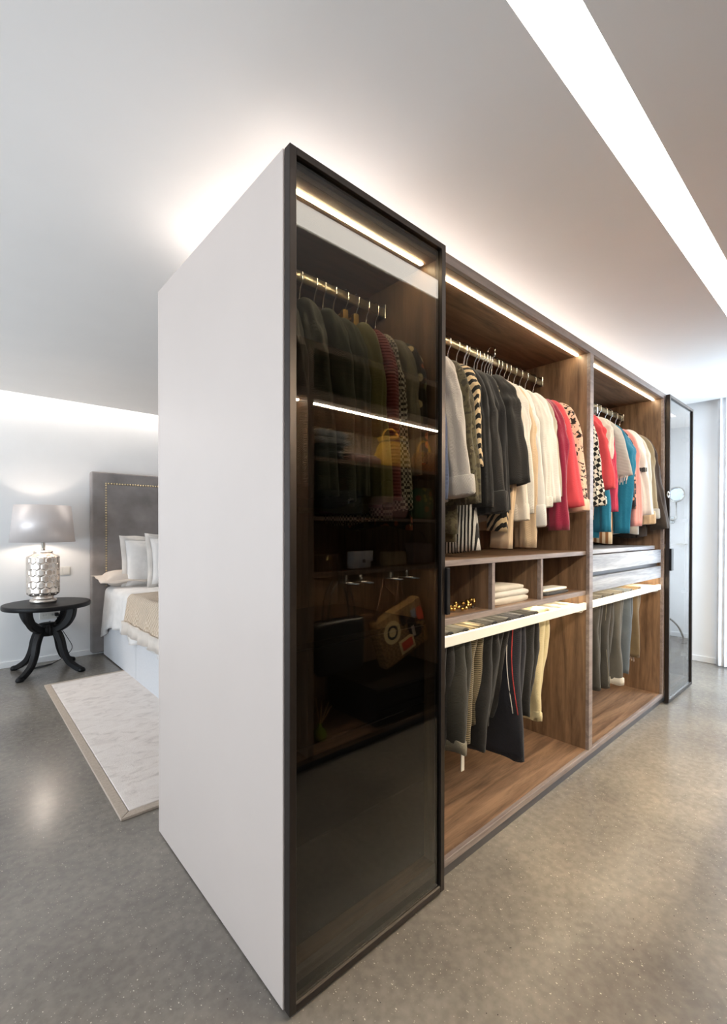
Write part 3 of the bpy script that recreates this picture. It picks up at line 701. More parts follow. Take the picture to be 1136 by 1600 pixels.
trousers('tan_knit_trousers', 'tan trousers with fine dark stripes', X2[2], t_tan, 0.42, 0.48, taper=0.5, cuffm=t_tan, group=T2)
trousers('black_wool_trousers', 'plain black wool trousers right of the tan striped pair', X2[3], t_black, 0.36, 0.45, taper=0.7, group=T2)
trousers('dark_pleated_trousers', 'black pleated trousers, narrow at the hem, in the rack middle', X2[4], t_black, 0.40, 0.44, taper=0.5, group=T2, lean=0.05)
nv = trousers('navy_joggers', 'navy joggers with red and white side piping', X2[5], t_navy, 0.25, 0.33, taper=1.05, group=T2)
for k, (dx, cm) in enumerate(((0.0, plain('red_piping', s2l(196, 60, 56), 0.6)), (0.012, plain('white_piping', s2l(226, 220, 212), 0.6)))):
    mk('piping', tube([(X2[5]-0.060-0.022*sin(pi*min(1, 0.12+q*0.75)), 0.082+dx*2.2-0.02*q+0.008*sin(4*q), 0.90-0.42*q) for q in [i/10 for i in range(11)]], 0.0022, 6), cm, nv, smooth=True)
trousers('black_slim_trousers', 'slim black trousers between navy joggers and the yellow pair', X2[6], t_black, 0.42, 0.5, taper=0.8, group=T2)
trousers('cream_yellow_trousers', 'cream yellow cotton trousers at the right of the middle rack', X2[7], t_yel, 0.36, 0.47, taper=0.75, cuffm=t_yel, group=T2, y0=0.08)
trousers('grey_jeans', 'washed grey jeans beside the divider on the right rack', X3[1], t_jean2, 0.36, 0.42, taper=0.85, group=T3)
dj = trousers('dark_grey_jeans', 'dark grey jeans with pale side seam', X3[2], t_jean2, 0.33, 0.45, taper=0.8, group=T3)
mk('seam', tube([(X3[2]-0.058, 0.085+0.01*sin(5*q), 0.90-0.55*q) for q in [i/12 for i in range(13)]], 0.002, 6), f_greyj, dj, smooth=True)
trousers('grey_wide_jeans', 'mid grey wide jeans with a cream turned hem', X3[3], t_jean, 0.32, 0.4, taper=0.9, cuffm=f_ivory, group=T3)
trousers('blue_grey_jeans', 'blue grey jeans before the brown tweed pair', X3[4], t_jean3, 0.36, 0.42, taper=0.9, group=T3)
bt = trousers('brown_tweed_trousers', 'brown tweed trousers with a frayed raw hem', X3[5], t_br, 0.44, 0.5, taper=0.9, group=T3)
mk('frayed_hem', join(*[tube([(X3[5]-0.03+0.004*(i % 3), 0.10+0.011*i, 0.445), (X3[5]-0.034+fr.uniform(-.01, .01), 0.10+0.011*i+fr.uniform(-.006, .006), 0.40+fr.uniform(-.02, .02))], 0.0022, 5) for i in range(17)]), f_ivory, bt, kind='stuff')

# ------------------------------------------------------------------ things in the cubbies
nk = thing('beaded_necklace', 'gold beaded necklace heaped in the left cubby', 'necklace', (0.95, 0.14, 1.001))
bd = []
nr = random.Random(3)
for s in range(2):
    for i in range(15):
        q = i/14; x = 0.845+0.2*q; y = 0.12+0.03*s+0.02*sin(9*q+s*2); z = 1.012+0.022*abs(sin(7*q+1.3*s))*(0.4+q)
        r = 0.0075+0.002*nr.random()
        bd.append(lathe(x, y, [(r*0.1, z-r), (r*0.75, z-r*0.65), (r, z), (r*0.75, z+r*0.65), (r*0.1, z+r)], 8))
mk('beads', join(*bd), GOLD, nk, smooth=True, kind='stuff')
mk('clasp', box(1.04, 1.058, 0.13, 0.145, 1.003, 1.013), CHROME, nk, bevel=0.002)

def folded_layer(x0, x1, y0, y1, z0, h, sd):
    r = random.Random(sd); rings = []; p = r.uniform(0, 6); n = 12
    for i in range(n+1):
        y = y0+(y1-y0)*i/n; ring = []
        for j in range(28):
            a = 2*pi*j/28; c, s = cos(a), sin(a)
            k = 0.9 if i in (0, n) else 1.0
            x = (x0+x1)/2+(x1-x0)/2*k*copysign(abs(c)**0.45, c)
            z = z0+h/2+h/2*k*copysign(abs(s)**0.6, s)*(1+0.10*sin(5*x+p)+0.08*sin(9*y+p))
            ring.append((x, y+0.006*sin(7*x+p), z))
        rings.append(ring)
    return loft(rings)
fc = thing('folded_blanket', 'cream cloth folded in layers in the middle cubby', 'blanket', (1.37, 0.26, 1.001))
mk('fold_layer', folded_layer(1.135, 1.475, 0.10, 0.42, 1.002, 0.030, 1), f_cream, fc, smooth=True)
mk('fold_layer', folded_layer(1.13, 1.48, 0.095, 0.43, 1.032, 0.030, 2), f_ivory, fc, smooth=True)
mk('fold_layer', folded_layer(1.14, 1.45, 0.11, 0.42, 1.062, 0.022, 3), f_cream, fc, smooth=True)
cl = thing('black_clutch', 'flat black clutch bag with a silver clasp in the right cubby', 'clutch bag', (1.72, 0.24, 1.001))
mk('pouch', folded_layer(1.60, 1.82, 0.20, 0.36, 1.002, 0.045, 5), f_leather, cl, smooth=True)
mk('clasp', tube([(1.77, 0.20+0.012*k, 1.05+0.006*sin(k)) for k in range(6)], 0.006, 6), CHROME, cl, smooth=True)
wc = thing('glasses_case', 'white and black glasses case in the right cubby', 'case', (1.80, 0.14, 1.001))
mk('lower_shell', folded_layer(1.64, 1.93, 0.10, 0.19, 1.002, 0.014, 6), f_leather, wc, smooth=True)
mk('upper_shell', folded_layer(1.645, 1.925, 0.103, 0.187, 1.016, 0.020, 7), plain('white_leather', s2l(232, 226, 216), 0.5), wc, smooth=True)

# ------------------------------------------------------------------ bedroom: bed
LINEN = FB('white_bed_linen', 236, 232, 228, sheen=0.1); LINEN2 = FB('cream_bed_linen', 226, 214, 202, sheen=0.1); TRIM = FB('oatmeal_linen', 231, 224, 216)
VELVET = plain('taupe_velvet', s2l(142, 136, 134), 0.75, 0, 0.22, 5, 0.15); BASE = plain('pale_grey_upholstery', s2l(208, 208, 210), 0.7, var=0.03, scale=60)
KNIT = FB('beige_waffle_knit', 196, 172, 146, kind='check', cols=[s2l(222, 204, 182)], scale=48)
bed = thing('bed', 'double bed with tall taupe velvet headboard and pale upholstered base', 'bed', (1.5, 3.5, 0))
hb = mk('headboard', box(0.42, 2.70, 4.50, 4.60, 0.03, 1.975), VELVET, bed, bevel=0.022, seg=3)
hb['label'] = 'tall taupe velvet headboard with brass nailhead border'
mk('inner_panel', box(0.565, 2.555, 4.488, 4.499, 0.35, 1.84), VELVET, hb, bevel=0.005, seg=2)
nl = []
def nail(x, z):
    r = 0.010
    nl.append(([(x+r*0.5*cos(a), 4.484, z+r*0.5*sin(a)) for a in [k*pi/3 for k in range(6)]]+[(x+r*cos(a), 4.490, z+r*sin(a)) for a in [k*pi/3 for k in range(6)]], [(0, 1, 2, 3, 4, 5)]+[(k, (k+1) % 6, 6+(k+1) % 6, 6+k) for k in range(6)]))
z = 0.75
while z < 1.85: nail(0.558, z); z += 0.027
x = 0.558
while x < 1.6: nail(x, 1.851); x += 0.027
mk('nailhead_trim', join(*nl), plain('pale_brass', s2l(226, 208, 168), 0.3, 0.8, 0.05), hb, kind='stuff')
for y0, y1 in ((3.332, 4.488), (2.20, 3.326)):
    mk('base_panel', box(0.53, 0.56, y0, y1, 0.012, 0.40), BASE, bed, bevel=0.004, seg=2)
mk('base_panel', box(0.53, 2.58, 2.17, 2.198, 0.012, 0.40), BASE, bed, bevel=0.004, seg=2)
mk('base_core', box(0.562, 2.55, 2.20, 4.485, 0.012, 0.395), BASE, bed)
mk('mattress', box(0.55, 2.56, 2.2, 4.482, 0.402, 0.70), LINEN, bed, bevel=0.05, seg=4)

def drape(y0, y1, xin, x_edge, ztop, zhem, sd, off=0.0, ny=48, wave=0.016, hemwave=0.025, curve=0.06, thick=0.012, corner=0.0):
    r = random.Random(sd); p1, p2 = r.uniform(0, 6), r.uniform(0, 6)
    def sec(y, o):
        q = (y-y0)/(y1-y0); pts = []
        zh = zhem+hemwave*sin(5.2*q*3+p1)+0.5*hemwave*sin(13*q*2+p2) - corner*max(0, (q-0.86)/0.14)**1.5
        for k in range(8):
            x = xin+(x_edge+curve-xin)*k/7
            pts.append((x, y, ztop+o+0.006*sin(9*x+p1)+0.005*sin(11*y+p2)))
        for k in range(1, 7):
            a = pi/2*k/6
            pts.append((x_edge+curve-(curve+o)*sin(a), y, ztop-curve+(curve+o)*cos(a)))
        zs = ztop-curve
        for k in range(1, 13):
            t = k/12; z = zs+(zh-zs)*t
            pts.append((x_edge-o-0.02*t-wave*t*(sin(24*y+p1)+0.6*sin(43*y+p2)), y+corner*0.3*t*max(0, (q-0.86)/0.14), z))
        return pts
    ys = [y0+(y1-y0)*i/ny for i in range(ny+1)]
    rings = []
    for y in ys:
        a = sec(y, 0.0); b = sec(y, -thick)
        rings.append(a+b[::-1])
    return loft(rings)
dv = thing('duvet', 'white duvet draped over the bed side down to the base', 'duvet', (0.6, 3.3, 0.7))
mk('cover', drape(2.15, 4.36, 2.5, 0.515, 0.752, 0.37, 11, corner=0.13), LINEN, dv, smooth=True)
th = thing('throw_blanket', 'beige waffle knit throw with cream border across the bed', 'blanket', (0.6, 3.0, 0.76))
mk('knit_panel', drape(2.3, 3.45, 2.4, 0.492, 0.772, 0.50, 21, wave=0.010, hemwave=0.012, thick=0.01), KNIT, th, smooth=True)
def border(y0, y1, ztop_, zhem_, sd):
    r = random.Random(sd); p1 = r.uniform(0, 6); rings = []
    for i in range(41):
        y = y0+(y1-y0)*i/40; w = 0.010*(sin(24*y+p1)+0.6*sin(43*y))
        zt = ztop_; zb = zhem_+0.006*sin(12*y+p1)
        rings.append([(0.446-w*0.6, y, zt), (0.452-w, y, (zt+zb)/2), (0.446-w*1.2, y, zb), (0.454-w*1.2, y, zb), (0.462-w, y, (zt+zb)/2), (0.470-w*0.6, y, zt)])
    return loft(rings)
mk('border', border(2.3, 3.45, 0.535, 0.425, 21), LINEN2, th, smooth=True)

def pillow(name, label, c, sx, sz, thick, mat, tilt=0.0, yaw=0.0, flange=0.045, trim=None, flat=False):
    t = thing(name, label, 'pillow', c)
    n = 20
    def P(u, v, s, k=1.0, fl=0.0):
        e = max(0, (1-abs(u)**3.5))*max(0, (1-abs(v)**3.5))
        pin = 1-0.06*(1-abs(v)**2)*abs(u)**2
        pinv = 1-0.05*(1-abs(u)**2)
        x = u*(sx/2+fl)*pin; z = v*(sz/2+fl)*pinv
        y = s*(thick/2*e**0.55+0.003)+0.004*sin(7*u+3*v)
        if flat: x, y, z = x, z, y
        cy_, sy_ = cos(tilt), sin(tilt)
        y, z = y*cy_+z*sy_, -y*sy_+z*cy_
        x, y = x*cos(yaw)-y*sin(yaw), x*sin(yaw)+y*cos(yaw)
        return (c[0]+x, c[1]+y, c[2]+z)
    V = []; F = []
    for s in (-1, 1):
        k = len(V)
        for i in range(n+1):
            for j in range(n+1): V.append(P(-1+2*i/n, -1+2*j/n, s))
        for i in range(n):
            for j in range(n):
                a = k+i*(n+1)+j; F.append((a, a+1, a+n+2, a+n+1))
    mk('case', (V, F), mat, t, smooth=True)
    # flange border all round
    ring = []
    edge = [(-1+2*i/n, -1) for i in range(n)]+[(1, -1+2*i/n) for i in range(n)]+[(1-2*i/n, 1) for i in range(n)]+[(-1, 1-2*i/n) for i in range(n)]
    V = []; F = []; m = len(edge)
    for fl, s in ((-0.03, -1.0), (flange, -1.0), (flange, 1.0), (-0.03, 1.0)):
        for i, (u, v) in enumerate(edge):
            p = P(u*(1 if fl > 0 else 0.995), v*(1 if fl > 0 else 0.995), s*1.1, fl=max(fl, 0))
            w = 0.010*sin(i*0.9+c[0]*9) if fl > 0 else 0
            V.append((p[0]+w*0.3, p[1]+w, p[2]+w*0.4))
    for r_ in range(3):
        for i in range(m): F.append((r_*m+i, r_*m+(i+1) % m, (r_+1)*m+(i+1) % m, (r_+1)*m+i))
    mk('flange', (V, F), trim or mat, t, smooth=True)
    return t
pillow('bolster_pillow', 'cream pillow lying flat at the bed edge with an open hem end', (0.80, 4.33, 0.835), 0.62, 0.28, 0.17, LINEN2, flat=True, flange=0.07, trim=LINEN2, tilt=-0.12)
pillow('euro_pillow', 'white square pillow with oatmeal border leaning on the headboard', (0.95, 4.24, 1.0), 0.55, 0.50, 0.15, LINEN, tilt=0.10, trim=TRIM)
pillow('euro_pillow_in_front', 'second white square pillow standing nearer the wardrobe', (1.16, 4.07, 1.02), 0.56, 0.50, 0.15, LINEN, tilt=0.12, trim=TRIM)

# rug
RUGM = None
def rug_mat():
    m, nt, bs = nt_new('beige_viscose_rug'); v = coords(nt, scale=(3.0, 5.0, 1))
    n = N(nt, 'ShaderNodeTexNoise'); n.inputs['Scale'].default_value = 3.2; n.inputs['Detail'].default_value = 7; n.inputs['Roughness'].default_value = 0.65; n.inputs['Distortion'].default_value = 0.8
    nt.links.new(v, n.inputs['Vector'])
    nt.links.new(ramp(nt, n.outputs['Fac'], [(0.30, s2l(196, 182, 171)), (0.47, s2l(223, 210, 200)), (0.7, s2l(232, 221, 212))]), bs.inputs['Base Color'])
    bs.inputs['Roughness'].default_value = 0.75; bs.inputs['Sheen Weight'].default_value = 0.4
    n2 = N(nt, 'ShaderNodeTexNoise'); n2.inputs['Scale'].default_value = 120; nt.links.new(coords(nt), n2.inputs['Vector'])
    bump(nt, bs, n2.outputs['Fac'], 0.25, 0.006)
    return m
rg = thing('rug', 'mottled pale beige rug with taupe border beside the bed', 'rug', (0.5, 2.5, 0))
def quadslab(c, z0, z1):
    V = [(x, y, z0) for x, y in c]+[(x, y, z1) for x, y in c]
    return V, [(3, 2, 1, 0), (4, 5, 6, 7)]+[(i, (i+1) % 4, 4+(i+1) % 4, 4+i) for i in range(4)]
RC = [(-0.108, 1.255), (1.9, 1.22), (1.9, 3.74), (-0.098, 3.71)]
RB = plain('taupe_rug_border', s2l(184, 168, 152), 0.8, var=0.1, scale=90, bmp=0.2)
mk('pile', quadslab([(-0.062, 1.300), (1.86, 1.265), (1.86, 3.695), (-0.052, 3.668)], 0.002, 0.016), rug_mat(), rg, bevel=0.003)
for a, b, c, d in (((-0.108, 1.255), (-0.064, 1.30), (-0.054, 3.668), (-0.098, 3.71)), ((-0.108, 1.255), (1.9, 1.22), (1.86, 1.263), (-0.064, 1.298)), ((-0.098, 3.71), (-0.054, 3.67), (1.86, 3.697), (1.9, 3.74))):
    mk('border', quadslab([a, b, c, d], 0.001, 0.014), RB, rg, bevel=0.002)

# ------------------------------------------------------------------ bedside table and lamp
TX, TY = -0.005, 4.225
tb = thing('bedside_table', 'black round bedside table on four curved sabre legs', 'table', (TX, TY, 0))
mk('table_top', lathe(TX, TY, [(0.335, 0.612), (0.352, 0.614), (0.356, 0.622), (0.356, 0.648), (0.352, 0.654), (0.34, 0.656)], 64), BLACKWOOD, tb, smooth=True)
hubp = []
for z, r in ((0.335, 0.03), (0.34, 0.055), (0.36, 0.075), (0.40, 0.082), (0.43, 0.075), (0.445, 0.06), (0.45, 0.07), (0.458, 0.07), (0.462, 0.05)):
    hubp.append([(TX+(r+0.004*cos(18*2*pi*j/72)*(0.34 < z < 0.44))*cos(2*pi*j/72), TY+(r+0.004*cos(18*2*pi*j/72)*(0.34 < z < 0.44))*sin(2*pi*j/72), z) for j in range(72)])
mk('hub', loft(hubp), BLACKWOOD, tb, smooth=True)
def blade(pts, w0, w1, t, ang):
    """rectangular-section curved leg; pts in (r, z)"""
    P = smooth_path([(p[0], 0, p[1]) for p in pts], 6); rings = []; n = len(P)-1
    for i, p in enumerate(P):
        tg = (P[min(i+1, n)]-P[max(i-1, 0)]).normalized(); nr_ = Vector((-tg.z, 0, tg.x)); w = (w0+(w1-w0)*i/n)/2; h = t/2*(1-0.15*i/n)
        ring = []
        for a, b in ((-1, -0.7), (-0.7, -1), (0.7, -1), (1, -0.7), (1, 0.7), (0.7, 1), (-0.7, 1), (-1, 0.7)):
            q = p+nr_*w*a+Vector((0, 1, 0))*h*b
            ring.append((TX+q.x*cos(ang)-q.y*sin(ang), TY+q.x*sin(ang)+q.y*cos(ang), q.z))
        rings.append(ring)
    return loft(rings)
for k in range(4):
    a = pi/4+k*pi/2+0.0
    mk('upper_arm', blade([(0.055, 0.40), (0.11, 0.41), (0.18, 0.455), (0.23, 0.53), (0.245, 0.613)], 0.055, 0.08, 0.058, a), BLACKWOOD, tb)
    lg = mk('leg', blade([(0.055, 0.40), (0.10, 0.365), (0.135, 0.29), (0.16, 0.19), (0.205, 0.10), (0.275, 0.045), (0.325, 0.022)], 0.062, 0.046, 0.058, a), BLACKWOOD, tb)
    cx, cy = TX+0.335*cos(a), TY+0.335*sin(a)
    mk('foot', lathe(cx, cy, [(0.022, 0.0), (0.032, 0.006), (0.034, 0.02), (0.026, 0.036), (0.012, 0.042)], 16), BLACKWOOD, lg, smooth=True)

LX, LY, LZ = -0.035, 4.25, 0.656
lp = thing('table_lamp', 'table lamp with silver honeycomb glass body and grey satin drum shade', 'lamp', (LX, LY, LZ))
MERC = plain('mercury_glass', s2l(226, 216, 206), 0.2, 0.85, 0.06, 14)
prof = [(0.10, 0), (0.108, 0.004), (0.108, 0.028), (0.092, 0.036), (0.082, 0.05), (0.09, 0.062)]
mk('foot', lathe(LX, LY, [(r, LZ+z+0.001) for r, z in prof], 40), MERC, lp, smooth=True)
SEG, ROWS = 168, 110
rings = []
R0 = 0.128
cellw = 2*pi*R0/12
for i in range(ROWS+1):
    z = 0.063+i/ROWS*0.43; h = i/ROWS
    if h < 0.10: r = 0.09+(R0-0.09)*sqrt(max(0, 1-(1-h/0.10)**2))
    elif h < 0.86: r = R0
    elif h < 0.95: r = 0.078+(R0-0.078)*(0.5+0.5*cos(pi*(h-0.86)/0.09))
    else: r = 0.074+0.006*sin((h-0.95)/0.05*pi)
    ring = []
    for j in range(SEG):
        a = 2*pi*j/SEG; u = a*R0/cellw; v = z/(cellw*0.8660254)
        best = 9
        for row in (math.floor(v), math.floor(v)+1):
            off = 0.5*(row % 2)
            for q in (math.floor(u-off), math.floor(u-off)+1):
                dx, dy = u-(q+off), (v-row)*0.8660254
                dx, dy = abs(dx), abs(dy)
                best = min(best, max(dx, dx*0.5+dy*0.8660254))
        rel = max(0.0, min(1.0, (0.5-best)/0.10)) if 0.04 < h < 0.9 else 0.0
        rr = r+0.006*rel
        ring.append((LX+rr*cos(a), LY+rr*sin(a), LZ+z))
    rings.append(ring)
mk('glass_body', loft(rings), MERC, lp, smooth=True)['label'] = 'mercury glass jar with raised hexagons'
mk('stem', lathe(LX, LY, [(0.012, LZ+0.49), (0.016, LZ+0.50), (0.016, LZ+0.60), (0.02, LZ+0.61), (0.02, LZ+0.64), (0.008, LZ+0.645)], 16), CHROME, lp, smooth=True)
def shade_mat():
    m, nt, bs = nt_new('grey_satin_shade')
    n = N(nt, 'ShaderNodeTexNoise'); n.inputs['Scale'].default_value = 6; nt.links.new(coords(nt, scale=(2, 2, 0.3)), n.inputs['Vector'])
    nt.links.new(ramp(nt, n.outputs['Fac'], [(0.3, s2l(214, 206, 203)), (0.7, s2l(220, 212, 209))]), bs.inputs['Base Color'])
    bs.inputs['Roughness'].default_value = 0.42; bs.inputs['Metallic'].default_value = 0.3
    return m
SH = shade_mat()
mk('lamp_shade', lathe(LX, LY, [(0.258, LZ+0.578), (0.262, LZ+0.578), (0.228, LZ+0.925), (0.224, LZ+0.925), (0.258, LZ+0.580)], 64, False, False), SH, lp, smooth=True)
mk('bulb', lathe(LX, LY, [(0.006, LZ+0.645), (0.02, LZ+0.66), (0.032, LZ+0.70), (0.03, LZ+0.73), (0.012, LZ+0.75)], 16), emit('bulb_glow', (1.0, 0.86, 0.72), 110.0), lp, smooth=True)
mk('shade_ring', join(*[tube([(LX, LY, LZ+0.76), (LX+0.223*cos(a), LY+0.223*sin(a), LZ+0.90)], 0.0025, 5) for a in (0.4, 2.5, 4.6)]), CHROME, lp)

def plate(name, label, x0, x1, z0, z1, n, cat):
    t = thing(name, label, cat, ((x0+x1)/2, YB, (z0+z1)/2))
    mk('plate', box(x0, x1, YB-0.010, YB-0.0005, z0, z1), WHITEM, t, bevel=0.002)
    for k in range(n):
        a = x0+0.008+(x1-x0-0.016)*k/n; b = x0+0.008+(x1-x0-0.016)*(k+1)/n-0.002
        if cat == 'switch': mk('rocker', box(a, b, YB-0.014, YB-0.0102, z0+0.008, z1-0.008), WHITEM, t, bevel=0.0015)
        else:
            cx = (a+b)/2; cz = (z0+z1)/2
            s = mk('socket', loft([[(cx+r*cos(q), y, cz+r*sin(q)) for q in [2*pi*j/20 for j in range(20)]] for r, y in ((0.026, YB-0.0105), (0.026, YB-0.013), (0.021, YB-0.013), (0.020, YB-0.0108))]), WHITEM, t, smooth=False)
            for dx in (-0.009, 0.009): mk('pin_hole', loft([[(cx+dx+0.003*cos(q), y, cz+0.003*sin(q)) for q in [2*pi*j/10 for j in range(10)]] for y in (YB-0.0112, YB-0.0106)]), BLACKM, s)
    return t
plate('light_switch', 'white double light switch on the wall beside the lamp', 0.105, 0.245, 0.875, 0.965, 2, 'switch')
plate('wall_socket', 'white wall socket under the bedside table', -0.025, 0.145, 0.435, 0.525, 2, 'socket')
pg = thing('power_plug', 'black plug and cable hanging below the wall socket', 'plug', (0.12, 4.58, 0.48))
mk('plug_body', box(0.10, 0.135, 4.55, 4.592, 0.462, 0.498), BLACKM, pg, bevel=0.006)
mk('cable', tube(smooth_path([(0.118, 4.555, 0.465), (0.13, 4.54, 0.38), (0.20, 4.52, 0.24), (0.245, 4.52, 0.13), (0.19, 4.50, 0.06), (0.08, 4.46, 0.012), (-0.04, 4.42, 0.006), (-0.13, 4.40, 0.006), (-0.10, 4.37, 0.006), (0.0, 4.40, 0.006), (0.06, 4.44, 0.006)], 6), 0.0035, 6), BLACKM, pg, smooth=True)
ck = thing('lamp_cord_switch', 'small black inline cord switch hanging below the table top', 'cord switch', (-0.13, 4.4, 0.5))
mk('switch_body', box(-0.142, -0.118, 4.39, 4.41, 0.45, 0.54), BLACKM, ck, bevel=0.005)
mk('cord', tube(smooth_path([(-0.13, 4.45, 0.645), (-0.135, 4.42, 0.60), (-0.13, 4.40, 0.54)], 5)+smooth_path([(-0.13, 4.40, 0.45), (-0.12, 4.40, 0.40), (-0.05, 4.46, 0.36), (0.06, 4.56, 0.42)], 5), 0.003, 6), BLACKM, ck, smooth=True)

# ------------------------------------------------------------------ right end: curtain, corridor things seen in the far glass door
CURT = FB('white_voile', 240, 240, 242, sheen=0.05)
rings = []
for zi in range(25):
    z = 0.012+2.66*zi/24; ring = []; back = []
    for k in range(49):
        y = -0.205+0.198*k/48; x = 4.985+0.010*sin(k*0.55+0.3*sin(z*1.3))+0.003*sin(k*1.1+z)-0.012*(1-zi/24)
        ring.append((x, y, z)); back.append((x+0.004, y, z))
    rings.append(ring+back[::-1])
cu = thing('curtain', 'white full-length gathered curtain at the right end of the room', 'curtain', (5.0, -0.1, 0.0))
mk('drape', loft(rings), CURT, cu, smooth=True)
mk('curtain_track', box(4.978, 5.045, -0.24, 0.0, 2.68, 2.70), WHITEM, cu)
sm = thing('shaving_mirror', 'round white wall mirror on a jointed arm, reflected in the far glass door', 'mirror', (XC, -0.587, 1.75))
def ringtube(c, R, r, n=32):
    return tube([(c[0], c[1]+R*cos(2*pi*k/n), c[2]+R*sin(2*pi*k/n)) for k in range(n+1)], r, 8, ref=(1, 0, 0))
mk('frame', ringtube((6.06, -0.587, 1.80), 0.085, 0.012), CHROME, sm, smooth=True)
mk('mirror_glass', loft([[(x, -0.587+0.08*cos(2*pi*k/32), 1.80+0.08*sin(2*pi*k/32)) for k in range(32)] for x in (6.058, 6.066)]), plain('mirror_silver', (0.55, 0.57, 0.6), 0.25, 1.0, 0.01), sm)
mk('arm', tube([(6.062, -0.587, 1.70), (6.062, -0.587, 1.50), (6.07, -0.66, 1.485), (6.19, -0.68, 1.485)], 0.009, 8), CHROME, sm, smooth=True)
mk('wall_plate', box(6.185, 6.199, -0.72, -0.64, 1.445, 1.525), CHROME, sm, bevel=0.003)
ft = tag(mk('curved_floor_tube', tube(smooth_path([(6.03, -0.495, 0.006), (6.02, -0.50, 0.05), (5.95, -0.53, 0.17), (5.83, -0.58, 0.27), (5.68, -0.64, 0.33), (5.5, -0.72, 0.34), (5.35, -0.79, 0.28), (5.25, -0.84, 0.15), (5.21, -0.86, 0.006)], 5), 0.011, 10), CHROME, None, smooth=True, loc=(5.6, -0.7, 0)), 'curved grey steel tube on the floor, reflected in the far glass door', 'tube')
ws = tag(mk('wall_ledge', box(6.10, 6.199, -0.60, -0.50, 1.17, 1.185), WHITEM, None, bevel=0.003, loc=(6.15, -0.55, 1.17)), 'small white wall ledge, reflected in the far glass door', 'ledge')

# ------------------------------------------------------------------ opposite shelving unit, seen reflected in the near glass door
OF = -1.02
ou = thing('open_shelving_unit', 'dark walnut shelving unit with lit shelves, reflected in the near glass door', 'shelving unit', (1.7, -1.3, 0))
D0 = OF-0.56
for x0, x1 in ((0.20, 0.24), (0.787, 0.828), (2.10, 2.14), (3.40, 3.44)):
    mk('upright', box(x0, x1, D0, OF, 0.06, 2.409), WAL_Z, ou, bevel=0.001)
mk('top_panel', box(0.24, 3.40, D0, OF, 2.37, 2.409), WAL_X, ou)
mk('bottom_panel', box(0.24, 3.40, D0, OF, 0.052, 0.08), WAL_X, ou)
mk('plinth', box(0.24, 3.40, D0, OF-0.03, 0.0, 0.052), PLINTH, ou)
mk('back_panel', box(0.20, 3.44, D0-0.02, D0, 0.06, 2.409), WAL_Z, ou)
for x0, x1 in ((0.24, 0.787), (0.828, 2.10), (2.14, 3.40)):
    for z0, z1 in ((2.09, 2.14), (1.745, 1.767), (1.405, 1.427), (1.08, 1.103)):
        if x0 < 0.5 and z0 < 2: continue
        mk('shelf', box(x0, x1, D0, OF, z0, z1), WAL_X, ou)
    mk('led_strip', box(x0+0.01, x1-0.01, OF-0.085, OF-0.075, 2.083, 2.0895), emit('warm_led_shelf', (1.0, 0.87, 0.66), 380.0), ou)
    if x0 > 0.5: mk('led_strip', box(x0+0.01, x1-0.01, OF-0.055, OF-0.045, 1.0765, 1.0795), emit('warm_led_valet', LED_WARM, 200.0), ou)
# valet rods
for x in (1.15, 1.27, 1.55, 1.70):
    mk('valet_rod', tube([(x, D0+0.05, 1.02), (x, OF+0.01, 1.02)], 0.008, 8), CHROME, ou, smooth=True)
    mk('rod_holder', box(x-0.012, x+0.012, D0+0.05, OF-0.1, 1.028, 1.0795), CHROME, ou)

def softbox(x0, x1, y0, y1, z0, z1, sd, e=0.5, bulge=0.12):
    r = random.Random(sd); p = r.uniform(0, 6); rings = []; n = 14
    for i in range(n+1):
        q = i/n; z = z0+(z1-z0)*q
        k = (1+bulge*sin(pi*min(1, q*1.2))) * (0.9 if i in (0, n) else 1)
        rings.append([((x0+x1)/2+(x1-x0)/2*k*copysign(abs(cos(a))**e, cos(a))*(1+0.03*sin(6*q+p)), (y0+y1)/2+(y1-y0)/2*k*copysign(abs(sin(a))**e, sin(a)), z) for a in [2*pi*j/28 for j in range(28)]])
    return loft(rings)
def strap(x0, x1, y, z0, z1, r=0.006, n=12):
    return tube([((x0+x1)/2+(x1-x0)/2*cos(pi-pi*k/n), y, z0+(z1-z0)*sin(pi*k/n)) for k in range(n+1)], r, 8)
RF = ', reflected in the near door'
L_yel = plain('mustard_leather', s2l(214, 168, 70), 0.5, 0, 0.12, 12, 0.3); L_wick = fabric('wicker_weave', s2l(176, 120, 60), kind='check', cols=[s2l(120, 76, 36)], scale=60)
L_pink = plain('dusty_pink_leather', s2l(176, 130, 118), 0.5, 0, 0.15, 10); L_white = plain('white_bag_leather', s2l(205, 200, 196), 0.4); L_br = plain('brown_bag_leather', s2l(92, 64, 46), 0.5, 0, 0.2, 16)
L_tan = fabric('tan_weave', s2l(150, 124, 84), kind='check', cols=[s2l(110, 88, 58)], scale=80); L_dk = plain('dark_plum_leather', s2l(70, 52, 50), 0.5); L_blk = plain('black_bag_leather', s2l(26, 26, 28), 0.45)
L_multi = fabric('multicolour_stripe', s2l(60, 110, 70), kind='cells', cols=[s2l(200, 120, 60), s2l(60, 120, 80), s2l(190, 60, 50), s2l(220, 190, 90)], scale=18)
L_mono = fabric('tan_lattice_canvas', s2l(150, 118, 78), kind='check', cols=[s2l(124, 94, 58)], scale=45, axis='D', sheen=0)
b = thing('bucket_bag', 'mustard yellow bucket bag on the shelf'+RF, 'bag', (1.59, -1.16, 1.768))
mk('body', lathe(1.59, -1.16, [(0.115, 1.769), (0.13, 1.79), (0.125, 1.86), (0.10, 1.93), (0.085, 1.955), (0.105, 1.985), (0.10, 1.984), (0.07, 1.95)], 28), L_yel, b, smooth=True)
